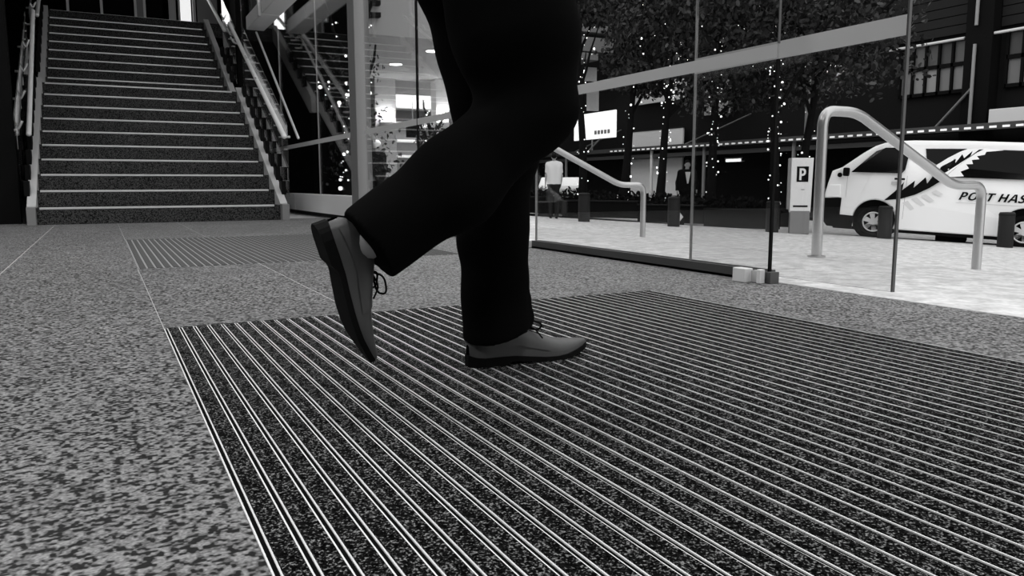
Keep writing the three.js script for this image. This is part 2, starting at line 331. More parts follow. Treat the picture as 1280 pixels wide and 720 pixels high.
function stairRail(a, b, r, label) { const t = thing('stair_handrail', label, 'handrail'); const m = r > 0.02 ? M.brightRail : M.nosing; part('rail', pipe([a, b], r), m, t); part('end_cap', new THREE.SphereGeometry(r * 1.05, 14, 10).translate(...a), m, t); part('end_cap_001', new THREE.SphereGeometry(r * 1.05, 14, 10).translate(...b), m, t); }
stairRail([2.03, 1.01, -10.0], [2.03, 3.02, -13.96], 0.03, 'thick bright handrail on the right of the lower stair flight');
stairRail([2.26, 1.01, -10.28], [2.26, 2.73, -12.9], 0.016, 'thin grey handrail between the right balustrade and the glass front');
stairRail([2.03, 3.03, -14.6], [2.03, 3.95, -16.6], 0.03, 'short bright handrail at the right of the upper flight');
stairRail([-0.7, 1.01, -10.78], [-0.7, 2.86, -13.4], 0.028, 'bright handrail on the left of the lower stair flight');
stairRail([-0.7, 2.98, -14.35], [-0.7, 3.9, -16.3], 0.028, 'bright handrail at the left of the upper flight');
{ // what stands at the head of the stairs
  const z = -17.3, screen = thing('landing_screen', 'glazed screen with thin white posts at the head of the stairs', 'screen', [0, 3.458, z]);
  for (const [i, x] of [-0.34, 0.22, 0.8, 0.96].entries()) part(i ? 'post_00' + i : 'post', box(0.045, 2.6, 0.05, x, 1.3, 0), M.white, screen);
  part('backing_panel', box(1.1, 2.5, 0.03, 0.2, 1.3, -0.05), M.black, screen);
  part('dado_panel', box(0.12, 2.6, 0.03, 0.88, 1.3, 0.0), M.midgrey, screen);
  const p = thing('display_panel', 'dark leaning panel between pale posts at the head of the stairs', 'panel', [1.2, 3.458, z - 0.1]);
  part('board', slab([[-0.2, 0], [0.06, 0], [0.22, 2.2], [-0.2, 2.2]], 0.04), M.black, p); part('edge_strip', box(0.13, 2.6, 0.05, 0.26, 1.3, 0.02), M.pale, p);
  const l = thing('light_box', 'tall white lit panel at the head of the stairs', 'light', [1.7, 3.458, z - 0.05]);
  part('diffuser', box(0.19, 2.3, 0.06, 0, 1.15, 0.04), glow(1, 0.6), l); part('frame', [box(0.03, 2.4, 0.12, -0.12, 1.2, 0), box(0.05, 2.4, 0.12, 0.16, 1.2, 0)], M.pale, l);
  const rl = new THREE.RectAreaLight(0xffffff, 1.5, 0.19, 2.3); rl.name = 'panel_light'; rl.position.set(1.7, 4.6, z + 0.06); rl.lookAt(1.7, 4.6, 0); scene.add(rl);
  const w = thing('wall_panel', 'plain grey wall panel to the right of the lit panel above the stairs', 'panel', [2.1, 3.458, z]);
  part('board', rbox(0.38, 2.6, 0.06, 0.01, 0, 1.3, 0), M.midgrey, w); part('plinth', box(0.4, 0.08, 0.09, 0, 0.04, 0), M.dark, w);
}
// ------------------------------------------------------------------ outdoor handrails and bollards
function stepRail(z, label) {
  const t = thing('step_handrail', label, 'handrail', [3.72, 0, z], 0);
  part('rail', pipe([[0, 0, 0], [0, 0.845, 0], [0.28, 0.845, 0], [1.22, 0.415, 0], [1.53, 0.415, 0], [1.53, -0.8, 0]], 0.03, 0.09, 18), M.steel, t);
  part('floor_flange', cyl(0.05, 0.05, 0.008, 0, 0.004, 0), M.steel, t); part('floor_flange_001', cyl(0.05, 0.05, 0.02, 1.53, -0.75, 0), M.steel, t);
}
stepRail(-3.3, 'bent steel handrail of the outdoor steps in front of the white van');
stepRail(-7.05, 'bent steel handrail of the outdoor steps beside the man in white shirt');
{
  let b0;
  for (const [x, z, label] of [[10.22, -16.05, 'black cylindrical bollard beside the man in white shirt'], [11.71, -14.55, 'black cylindrical bollard in front of the man in a dark suit'], [13.16, -12.94, 'black cylindrical bollard left of the parking ticket machine'], [14.67, -11.25, 'black cylindrical bollard in front of the van front wheel'], [15.62, -9.28, 'black cylindrical bollard beside the van rear wheel']]) {
    const p = [x, groundY(x, z), z];
    if (b0) { copy(b0, p, 0, label); continue; }
    b0 = thing('bollard', label, 'bollard', p, 0, 'black bollards along the kerb');
    part('post', new THREE.LatheGeometry([[0, -0.03], [0.14, -0.03], [0.14, 0.64], [0.135, 0.665], [0.12, 0.68], [0, 0.685]].map(([a, b]) => new THREE.Vector2(a, b)), 28), mat(0.16, 0.5, { specularIntensity: 0.3 }), b0);
    part('collar', cyl(0.144, 0.144, 0.02, 0, 0.63, 0, 28), M.dark, b0);
  }
}
// ------------------------------------------------------------------ figures: smooth distance fields meshed on a grid
function sdfMesh(f, lo, hi, cell) {
  const nx = Math.ceil((hi[0] - lo[0]) / cell) + 1, ny = Math.ceil((hi[1] - lo[1]) / cell) + 1, nz = Math.ceil((hi[2] - lo[2]) / cell) + 1;
  const F = new Float32Array(nx * ny * nz), id = (x, y, z) => (z * ny + y) * nx + x, vert = new Int32Array(F.length).fill(-1), pos = [], idx = [];
  for (let z = 0; z < nz; z++) for (let y = 0; y < ny; y++) for (let x = 0; x < nx; x++) F[id(x, y, z)] = f(lo[0] + x * cell, lo[1] + y * cell, lo[2] + z * cell);
  for (let z = 0; z < nz - 1; z++) for (let y = 0; y < ny - 1; y++) for (let x = 0; x < nx - 1; x++) {
    let sx = 0, sy = 0, sz = 0, n = 0;
    for (let e = 0; e < 12; e++) {
      const ax = e >> 2, u = e & 1, v = (e >> 1) & 1, p = ax === 0 ? [0, u, v] : ax === 1 ? [u, 0, v] : [u, v, 0], q = [...p]; q[ax] = 1;
      const a = F[id(x + p[0], y + p[1], z + p[2])], b = F[id(x + q[0], y + q[1], z + q[2])];
      if ((a < 0) === (b < 0)) continue;
      const t = a / (a - b); sx += x + p[0] + (q[0] - p[0]) * t; sy += y + p[1] + (q[1] - p[1]) * t; sz += z + p[2] + (q[2] - p[2]) * t; n++;
    }
    if (n) { vert[id(x, y, z)] = pos.length / 3; pos.push(lo[0] + sx / n * cell, lo[1] + sy / n * cell, lo[2] + sz / n * cell); }
  }
  for (let z = 1; z < nz - 1; z++) for (let y = 1; y < ny - 1; y++) for (let x = 1; x < nx - 1; x++) for (let ax = 0; ax < 3; ax++) {
    const d = [0, 0, 0]; d[ax] = 1; const a = F[id(x, y, z)], b = F[id(x + d[0], y + d[1], z + d[2])];
    if ((a < 0) === (b < 0)) continue;
    const u = [0, 0, 0], v = [0, 0, 0]; u[(ax + 1) % 3] = 1; v[(ax + 2) % 3] = 1;
    const g = (i, j) => vert[id(x - u[0] * i - v[0] * j, y - u[1] * i - v[1] * j, z - u[2] * i - v[2] * j)], q = [g(0, 0), g(1, 0), g(1, 1), g(0, 1)];
    if (q.some((k) => k < 0)) continue;
    if (a < 0) idx.push(q[0], q[1], q[2], q[0], q[2], q[3]); else idx.push(q[0], q[2], q[1], q[0], q[3], q[2]);
  }
  const nrm = new Float32Array(pos.length), e = cell * 0.5;
  for (let i = 0; i < pos.length; i += 3) {
    const [x, y, z] = [pos[i], pos[i + 1], pos[i + 2]], n = V(f(x + e, y, z) - f(x - e, y, z), f(x, y + e, z) - f(x, y - e, z), f(x, y, z + e) - f(x, y, z - e)).normalize();
    nrm.set(n.toArray(), i);
  }
  const g = new THREE.BufferGeometry(); g.setAttribute('position', new THREE.Float32BufferAttribute(pos, 3)); g.setAttribute('normal', new THREE.BufferAttribute(nrm, 3)); g.setIndex(idx);
  return g;
}
const cone = (x, y, z, a, b, ra, rb) => { const dx = b[0] - a[0], dy = b[1] - a[1], dz = b[2] - a[2], px = x - a[0], py = y - a[1], pz = z - a[2]; const t = Math.max(0, Math.min(1, (px * dx + py * dy + pz * dz) / (dx * dx + dy * dy + dz * dz + 1e-9))); return Math.hypot(px - dx * t, py - dy * t, pz - dz * t) - (ra + (rb - ra) * t); };
const ell = (x, y, z, c, r) => { const a = (x - c[0]) / r[0], b = (y - c[1]) / r[1], d = (z - c[2]) / r[2], k0 = Math.hypot(a, b, d), k1 = Math.hypot(a / r[0], b / r[1], d / r[2]); return k1 < 1e-6 ? -Math.min(...r) : k0 * (k0 - 1) / k1; };
const smin = (a, b, k) => { const h = Math.max(k - Math.abs(a - b), 0) / k; return Math.min(a, b) - h * h * k * 0.25; };
const smax = (a, b, k) => -smin(-a, -b, k);
function headField(x, y, z) {
  const s = Math.abs(z);
  let d = smin(ell(x, y, z, [-0.012, 0.035, 0], [0.096, 0.098, 0.074]), ell(x, y, z, [0.028, -0.05, 0], [0.06, 0.062, 0.052]), 0.05);
  d = smin(d, cone(x, y, z, [0.075, -0.098, 0], [0.07, -0.096, 0], 0.02, 0.02), 0.035);
  d = smin(d, cone(x, y, s, [0.078, 0.026, 0.012], [0.07, 0.024, 0.045], 0.012, 0.01), 0.02);
  d = smax(d, -(Math.hypot(x - 0.094, y - 0.006, s - 0.031) - 0.014), 0.012);
  d = smin(d, Math.hypot(x - 0.074, y - 0.005, s - 0.031) - 0.0125, 0.003);
  d = smin(d, smin(cone(x, y, z, [0.084, 0.008, 0], [0.108, -0.028, 0], 0.008, 0.012), Math.hypot(x - 0.093, y + 0.032, s - 0.012) - 0.008, 0.012), 0.01);
  d = smin(d, cone(x, y, s, [0.088, -0.058, 0], [0.078, -0.059, 0.02], 0.007, 0.004), 0.008);
  d = smin(d, cone(x, y, s, [0.087, -0.07, 0], [0.078, -0.068, 0.018], 0.008, 0.004), 0.008);
  d = smin(d, ell(x, y, s, [-0.012, -0.008, 0.078], [0.02, 0.032, 0.01]), 0.008);
  return d;
}
const headGeo = sdfMesh(headField, [-0.13, -0.14, -0.1], [0.14, 0.15, 0.1], 0.0045);
const hairGeo = sdfMesh((x, y, z) => smax(smax(headField(x, y, z) - 0.012, 0.012 + 0.66 * x - y, 0.012), Math.abs(z) - 0.083, 0.01), [-0.14, -0.12, -0.1], [0.13, 0.17, 0.1], 0.005);
const handGeo = sdfMesh((x, y, z) => { // hangs down from the wrist, thumb towards +x, fingers curl towards +z
  let d = 1;
  for (const [a, b] of [[0.012, 0.027], [0.005, 0.009], [-0.005, -0.009], [-0.013, -0.026]]) d = smin(d, cone(x, y, z, [a, -0.005, 0], [b, -0.084, 0], 0.0145, 0.0115), 0.014);
  let fingers = 1;
  for (const [bx, len] of [[0.027, 0.07], [0.009, 0.078], [-0.009, 0.072], [-0.026, 0.057]]) {
    let p = [bx, -0.085, 0], a = 0.2; const l = [0.46, 0.3, 0.24];
    for (let k = 0; k < 3; k++) { const q = [p[0] + bx * 0.04, p[1] - Math.cos(a) * len * l[k], p[2] + Math.sin(a) * len * l[k]]; fingers = Math.min(fingers, cone(x, y, z, p, q, 0.0092 - 0.001 * k, 0.0084 - 0.001 * k)); p = q; a += 0.42; }
  }
  d = smin(d, fingers, 0.005);
  const thumb = Math.min(cone(x, y, z, [0.02, -0.026, 0.004], [0.046, -0.058, 0.014], 0.0135, 0.011), cone(x, y, z, [0.046, -0.058, 0.014], [0.053, -0.09, 0.024], 0.0105, 0.0085));
  return smin(d, thumb, 0.008);
}, [-0.06, -0.2, -0.04], [0.08, 0.03, 0.08], 0.0035);

// a pointed leather lace-up: x from heel to toe, y up
const STATIONS = [[0, 0.010, 0.026, 0.052], [0.008, 0.026, 0.022, 0.068], [0.03, 0.034, 0.02, 0.082], [0.07, 0.036, 0.02, 0.094], [0.11, 0.037, 0.019, 0.096], [0.15, 0.041, 0.014, 0.078], [0.19, 0.046, 0.010, 0.062], [0.225, 0.046, 0.009, 0.051], [0.255, 0.041, 0.011, 0.045], [0.285, 0.031, 0.017, 0.042], [0.31, 0.019, 0.023, 0.041], [0.325, 0.008, 0.028, 0.038]];
function station(s) { let i = 0; while (i < STATIONS.length - 2 && STATIONS[i + 1][0] < s) i++; const a = STATIONS[i], b = STATIONS[i + 1], t = Math.max(0, Math.min(1, (s - a[0]) / (b[0] - a[0]))); return [1, 2, 3].map((k) => a[k] + (b[k] - a[k]) * t); }
function shoeLoft(s0, s1, ns, a0, a1, na, grow) {
  const pos = [], idx = [];
  for (let i = 0; i <= ns; i++) { const s = s0 + (s1 - s0) * i / ns, [w, b, t] = station(s);
    for (let j = 0; j <= na; j++) { const a = a0 + (a1 - a0) * j / na, c = Math.cos(a), q = Math.sin(a), e = 0.72; pos.push(s, b + (t - b + grow) * Math.pow(Math.max(q, 0), e), Math.sign(c) * (w + grow) * Math.pow(Math.abs(c), e) * (1 + 0.06 * q)); } }
  for (let i = 0; i < ns; i++) for (let j = 0; j < na; j++) { const a = i * (na + 1) + j, b = a + na + 1; idx.push(a, a + 1, b, a + 1, b + 1, b); }
  const g = new THREE.BufferGeometry(); g.setAttribute('position', new THREE.Float32BufferAttribute(pos, 3)); g.setIndex(idx); g.computeVertexNormals(); return plain(g);
}
const shoeGeo = (() => {
  const up = shoeLoft(0, 0.325, 40, 0, Math.PI, 20, 0), L = [], R = [];
  const bottom = []; for (let i = 0; i <= 40; i++) { const s = 0.325 * i / 40, [w, b] = station(s); L.push([s, b, -w]); R.push([s, b, w]); }
  for (let i = 0; i < 40; i++) bottom.push(...L[i], ...R[i], ...L[i + 1], ...R[i], ...R[i + 1], ...L[i + 1]);
  const bg = new THREE.BufferGeometry(); bg.setAttribute('position', new THREE.Float32BufferAttribute(bottom, 3)); bg.computeVertexNormals();
  const solePos = [], idx = [], n = 40; // welt and sole, a thick edge that follows the outline, with a heel block
  for (let i = 0; i <= n; i++) { const s = -0.003 + 0.331 * i / n, [w, b] = station(Math.max(0, Math.min(0.325, s))), g = i === 0 || i === n ? 0.0 : 0.004, low = s < 0.082 ? 0 : s < 0.1 ? (s - 0.082) / 0.018 * (b - 0.009) : Math.max(0, b - 0.0095); const wd = w + g; solePos.push(s, b + 0.003, -wd, s, b + 0.003, wd, s, low, wd, s, low, -wd); }
  for (let i = 0; i < n; i++) for (let j = 0; j < 4; j++) { const a = i * 4 + j, b = i * 4 + (j + 1) % 4; idx.push(a, b, a + 4, b, b + 4, a + 4); }
  idx.push(0, 2, 1, 0, 3, 2, n * 4, n * 4 + 1, n * 4 + 2, n * 4, n * 4 + 2, n * 4 + 3);
  const sg = new THREE.BufferGeometry(); sg.setAttribute('position', new THREE.Float32BufferAttribute(solePos, 3)); sg.setIndex(idx);
  const sole = plain(sg.toNonIndexed()); sole.computeVertexNormals();
  const quarter = [shoeLoft(0.015, 0.2, 24, 0.25, 1.18, 8, 0.0022), shoeLoft(0.015, 0.2, 24, Math.PI - 1.18, Math.PI - 0.25, 8, 0.0022)];
  const lace = [];
  for (let k = 0; k < 4; k++) { const s = 0.135 + k * 0.018, [w, b, t] = station(s); lace.push(pipe([[s, t - 0.008, -0.022], [s - 0.002, t + 0.004, 0], [s, t - 0.008, 0.022]], 0.0022, 0.012, 6)); }
  for (const q of [-1, 1]) lace.push(pipe([[0.138, 0.086, 0.004 * q], [0.15, 0.104, 0.02 * q], [0.185, 0.094, 0.034 * q], [0.178, 0.076, 0.026 * q], [0.14, 0.084, 0.004 * q]], 0.0024, 0.016, 6), pipe([[0.14, 0.086, 0.0], [0.165, 0.084, 0.026 * q], [0.178, 0.06, 0.046 * q]], 0.002, 0.012, 6));
  return { upper: merge([up, plain(bg)]), sole, quarter, lace: merge(lace) };
})();
function shoe(parent, heel, dir, up, scale, m, n) {
  const x = V(...dir).normalize(), y = V(...up).addScaledVector(x, -V(...up).dot(x)).normalize(), z = x.clone().cross(y);
  const M4 = new THREE.Matrix4().makeBasis(x, y, z).setPosition(V(...heel)).multiply(new THREE.Matrix4().makeScale(scale, scale, scale));
  const s = part(n ? 'shoe_001' : 'shoe', shoeGeo.upper.clone().applyMatrix4(M4), m, parent);
  part('sole', shoeGeo.sole.clone().applyMatrix4(M4), M.sole, s); shoeGeo.quarter.forEach((q, i) => part(i ? 'quarter_001' : 'quarter', q.clone().applyMatrix4(M4), m, s)); part('laces', shoeGeo.lace.clone().applyMatrix4(M4), M.sole, s);
}
// J: joints in the figure's own frame, facing +x, its right side towards +z
function figure(label, base, turn, J, o) {
  const t = thing('person', label, 'person', base, turn); if (o.scale) t.scale.set(o.scale, o.scale, o.scale * (o.slim ?? 1));
  const c = o.cell, face = new THREE.Matrix4().makeRotationY(o.headTurn ?? 0).setPosition(V(...J.head));
  const leg = (i, ra, rb, rc) => (x, y, z) => smin(cone(x, y, z, J.hip[i], J.knee[i], ra, rb), cone(x, y, z, J.knee[i], J.ankle[i], rb, rc), 0.04);
  const arm = (i, ra, rb, rc) => (x, y, z) => smin(cone(x, y, z, J.shoulder[i], J.elbow[i], ra, rb), cone(x, y, z, J.elbow[i], J.wrist[i], rb, rc), 0.03);
  const torso = (g) => (x, y, z) => { let d = 1; for (const i of [0, 1]) { const s = J.shoulder[i], h = J.hip[i], a = [s[0] + (J.neck[0] - s[0]) * 0.45, s[1] - 0.1, s[2] + (J.neck[2] - s[2]) * 0.45]; d = smin(d, cone(x, y, z, h, a, 0.105 + g, 0.115 + g), 0.1); d = smin(d, cone(x, y, z, s, [J.neck[0], J.neck[1] - 0.03, J.neck[2]], 0.055 + g, 0.06 + g), 0.08); } return d; };
  const bounds = (pts, r) => [[0, 1, 2].map((k) => Math.min(...pts.map((p) => p[k])) - r), [0, 1, 2].map((k) => Math.max(...pts.map((p) => p[k])) + r)];
  const all = [...J.hip, ...J.knee, ...J.ankle, ...J.shoulder, ...J.elbow, ...J.wrist, J.neck];
  { // body: one surface for trunk and limbs, head and hands on finer grids joined into it
    const tr = torso(-0.02), l0 = leg(0, 0.075, 0.048, 0.034), l1 = leg(1, 0.075, 0.048, 0.034), a0 = arm(0, 0.045, 0.036, 0.026), a1 = arm(1, 0.045, 0.036, 0.026), hd = J.head;
    const g = sdfMesh((x, y, z) => smin(smin(smin(tr(x, y, z), smin(l0(x, y, z), l1(x, y, z), 0.03), 0.05), smin(a0(x, y, z), a1(x, y, z), 0.01), 0.04), cone(x, y, z, J.neck, [hd[0] - 0.01, hd[1] - 0.03, hd[2]], 0.055, 0.05), 0.04), ...bounds([...all, J.head], 0.16), Math.max(c, 0.012));
    const list = [g, headGeo.clone().applyMatrix4(face)];
    for (const i of [0, 1]) {
      const e = V(...J.elbow[i]), w = V(...J.wrist[i]), y = e.clone().sub(w).normalize(), x = V(1, 0.2, 0).addScaledVector(y, -V(1, 0.2, 0).dot(y)).normalize(), z = x.clone().cross(y);
      const m = new THREE.Matrix4().makeBasis(x, y, z).setPosition(w); if (i === 1) m.multiply(new THREE.Matrix4().makeScale(1, 1, -1));
      const h = handGeo.clone(); if (i === 1) { const q = h.index.array; for (let k = 0; k < q.length; k += 3) { const s = q[k]; q[k] = q[k + 1]; q[k + 1] = s; } } h.applyMatrix4(m); list.push(h);
    }
    part('body', list, M.skin, t);
  }
  part(o.cap ? 'cap' : 'hair', hairGeo.clone().applyMatrix4(face), o.cap ?? M.hair, t);
  { // trousers
    const [ra, rb, rc] = o.legR ?? [0.1, 0.075, 0.07], l0 = leg(0, ra, rb, rc), l1 = leg(1, ra, rb, rc), pel = (x, y, z) => cone(x, y, z, J.hip[0], J.hip[1], 0.125, 0.125);
    const hem = (x, y, z) => { let d = 1e3; return d; };
    const field = o.trousers ?? ((x, y, z) => smin(smin(l0(x, y, z), l1(x, y, z), 0.02), pel(x, y, z), 0.08));
    part('trousers', sdfMesh((x, y, z) => Math.max(field(x, y, z), y - o.waist), ...bounds([...J.hip, ...J.knee, ...J.ankle], 0.24), c), o.trouserMat, t);
  }
  { // jacket or shirt
    const tr = torso(o.loose ?? 0.012), a0 = arm(0, 0.07, 0.058, 0.05), a1 = arm(1, 0.07, 0.058, 0.05), sl = o.sleeve ?? 1;
    const cut = (i, x, y, z) => { const e = J.elbow[i], w = J.wrist[i], s = J.shoulder[i]; if (sl >= 1) { const d = [w[0] - e[0], w[1] - e[1], w[2] - e[2]], L = Math.hypot(...d); return ((x - w[0]) * d[0] + (y - w[1]) * d[1] + (z - w[2]) * d[2]) / L + 0.015; } const d = [e[0] - s[0], e[1] - s[1], e[2] - s[2]], L = Math.hypot(...d); return ((x - s[0]) * d[0] + (y - s[1]) * d[1] + (z - s[2]) * d[2]) / L - L * 0.75; };
    const neckHole = (x, y, z) => -(cone(x, y, z, J.neck, [J.neck[0] + 0.04, J.neck[1] + 0.3, J.neck[2]], 0.062, 0.08));
    const f = (x, y, z) => Math.max(smin(Math.max(tr(x, y, z), o.hem - y), smin(Math.max(a0(x, y, z), cut(0, x, y, z)), Math.max(a1(x, y, z), cut(1, x, y, z)), 0.01), 0.03), neckHole(x, y, z));
    const top = part(o.coat ? 'jacket' : 'shirt', sdfMesh(f, ...bounds([...J.hip, ...J.shoulder, ...J.elbow, ...J.wrist, J.neck], 0.17), Math.max(c, 0.011)), o.topMat, t);
    if (o.coat) { const ch = [(J.neck[0] + J.hip[0][0]) / 2 + 0.12, 0, (J.hip[0][2] + J.hip[1][2]) / 2]; part('shirt_front', slab([[-0.075, 0.02], [0.075, 0.02], [0.015, -0.3], [-0.015, -0.3]], 0.03).rotateY(Math.PI / 2).translate(J.neck[0] + 0.105 + (o.frontOut ?? 0), J.neck[1] - 0.06, ch[2]), M.shirt, top); }
  }
  for (const i of [0, 1]) { const s = o.shoes?.[i]; const a = J.ankle[i], sc = o.shoeScale ?? 0.9; if (s) shoe(t, s[0], s[1], s[2], s[3] ?? 1, M.leather, i); else shoe(t, [a[0] - 0.075, a[1] - 0.1, a[2]], [1, 0, 0], [0, 1, 0], sc, M.sole, i); }
  return t;
}
{ // the walking man: weight on the left leg, the right leg swinging through behind, toe down
  const B = [0.82, 0, -1.6], P = (x, y, z) => [x - B[0], y, z - B[2]];
  const J = { hip: [P(0.70, 0.95, -1.69), P(0.70, 0.95, -1.53)], knee: [P(0.835, 0.5, -1.685), P(0.822, 0.592, -1.5)], ankle: [P(0.825, 0.1, -1.68), P(0.455, 0.315, -1.5)],
    shoulder: [P(0.76, 1.42, -1.8), P(0.74, 1.42, -1.42)], elbow: [P(0.86, 1.14, -1.86), P(0.54, 1.17, -1.33)], wrist: [P(1.06, 1.26, -1.8), P(0.74, 1.31, -1.3)], neck: P(0.76, 1.47, -1.61), head: P(0.81, 1.63, -1.61) };
  const nz = (x, y, z) => 0.0035 * Math.sin(31 * y + 9 * x + 4 * z) * Math.sin(17 * x - 13 * y + 21 * z);
  const planted = (x, y, z) => { // straight leg, hem breaking over the shoe
    let d = smin(cone(x, y, z, P(0.757, 0.95, -1.68), J.knee[0], 0.125, 0.085), cone(x, y, z, J.knee[0], P(0.817, 0.3, -1.68), 0.085, 0.077), 0.05);
    d = smin(d, cone(x, y, z, P(0.817, 0.3, -1.68), P(0.826, 0.08, -1.68), 0.077, 0.086), 0.03);
    d = smin(d, cone(x, y, z, P(0.878, 0.165, -1.70), P(0.884, 0.15, -1.66), 0.022, 0.022), 0.02);
    d = smin(d, cone(x, y, z, P(0.885, 0.115, -1.71), P(0.89, 0.115, -1.65), 0.02, 0.02), 0.02);
    const hx = x + B[0] - 0.74; return smax(d, (0.052 + hx * 0.24) - y, 0.006); };
  const swing = (x, y, z) => {
    let d = smin(cone(x, y, z, P(0.752, 0.95, -1.53), P(0.786, 0.74, -1.51), 0.135, 0.124), cone(x, y, z, P(0.786, 0.74, -1.51), J.knee[1], 0.125, 0.088), 0.06);
    d = smin(d, cone(x, y, z, J.knee[1], P(0.64, 0.43, -1.5), 0.09, 0.088), 0.05);
    d = smin(d, cone(x, y, z, P(0.64, 0.43, -1.5), P(0.44, 0.302, -1.5), 0.088, 0.079), 0.04);
    const hx = P(0.455, 0.31, -1.5), n = [-0.83, -0.55]; // hem plane across the shin
    return Math.max(d, (x - hx[0]) * n[0] + (y - hx[1]) * n[1] + (0.0)); };
  const seat = (x, y, z) => cone(x, y, z, P(0.768, 0.98, -1.68), P(0.755, 0.98, -1.54), 0.14, 0.14);
  figure('man in black trousers mid-stride on the large mat, one shoe planted and one lifted', B, 0, J, {
    cell: 0.008, waist: 1.06, hem: 0.9, coat: true, topMat: M.cloth, trouserMat: M.cloth, loose: 0.03, frontOut: 0.03,
    trousers: (x, y, z) => smin(smin(planted(x, y, z), swing(x, y, z), 0.012), seat(x, y, z), 0.1) + nz(x, y, z),
    shoes: [[P(0.748, 0, -1.68), [1, 0, 0], [0, 1, 0], 1], [P(0.352, 0.352, -1.5), [0.315, -0.94, -0.12], [0.94, 0.315, 0], 0.93]],
  });
}
const standing = (arms) => ({ hip: [[0, 0.92, -0.09], [0, 0.92, 0.09]], knee: [[0.05, 0.5, -0.09], [-0.01, 0.5, 0.09]], ankle: [[0.06, 0.1, -0.09], [-0.06, 0.1, 0.09]], shoulder: [[0, 1.42, -0.19], [0, 1.42, 0.19]], elbow: arms[0], wrist: arms[1], neck: [0.0, 1.47, 0], head: [0.03, 1.63, 0] });
{
  const y = groundY(10.02, -17.14);
  figure('man in white t-shirt and dark trousers standing with his back turned, by a bollard', [10.02, y, -17.14], 1.1, standing([[[-0.03, 1.14, -0.25], [0.0, 1.13, 0.25]], [[0.12, 0.95, -0.26], [0.12, 0.94, 0.24]]]), { cell: 0.016, waist: 0.99, hem: 0.9, sleeve: 0.7, topMat: M.shirt, trouserMat: mat(0.15, 1, { specularIntensity: 0.1 }), loose: 0.03, scale: 0.93, slim: 0.84 });
  figure('man in a dark suit and white shirt walking behind the planter', [14.1, groundY(14.1, -17.0, -0.1), -17.0], -2.1, standing([[[0.08, 1.14, -0.25], [-0.08, 1.14, 0.25]], [[0.2, 0.92, -0.24], [-0.02, 0.9, 0.26]]]), { cell: 0.018, waist: 1.0, hem: 0.82, coat: true, topMat: M.suit, trouserMat: M.suit, frontOut: 0.02, loose: 0.02, scale: 0.96 });
  figure('person in a white cap and dark jacket outside the lit lobby', [5.32, -0.4, -16.69], 0.4, standing([[[0.04, 1.14, -0.25], [0.02, 1.14, 0.25]], [[0.24, 1.1, -0.18], [0.22, 1.12, 0.18]]]), { cell: 0.018, waist: 1.0, hem: 0.84, coat: true, topMat: M.suit, trouserMat: M.suit, cap: M.white, loose: 0.03 });
}
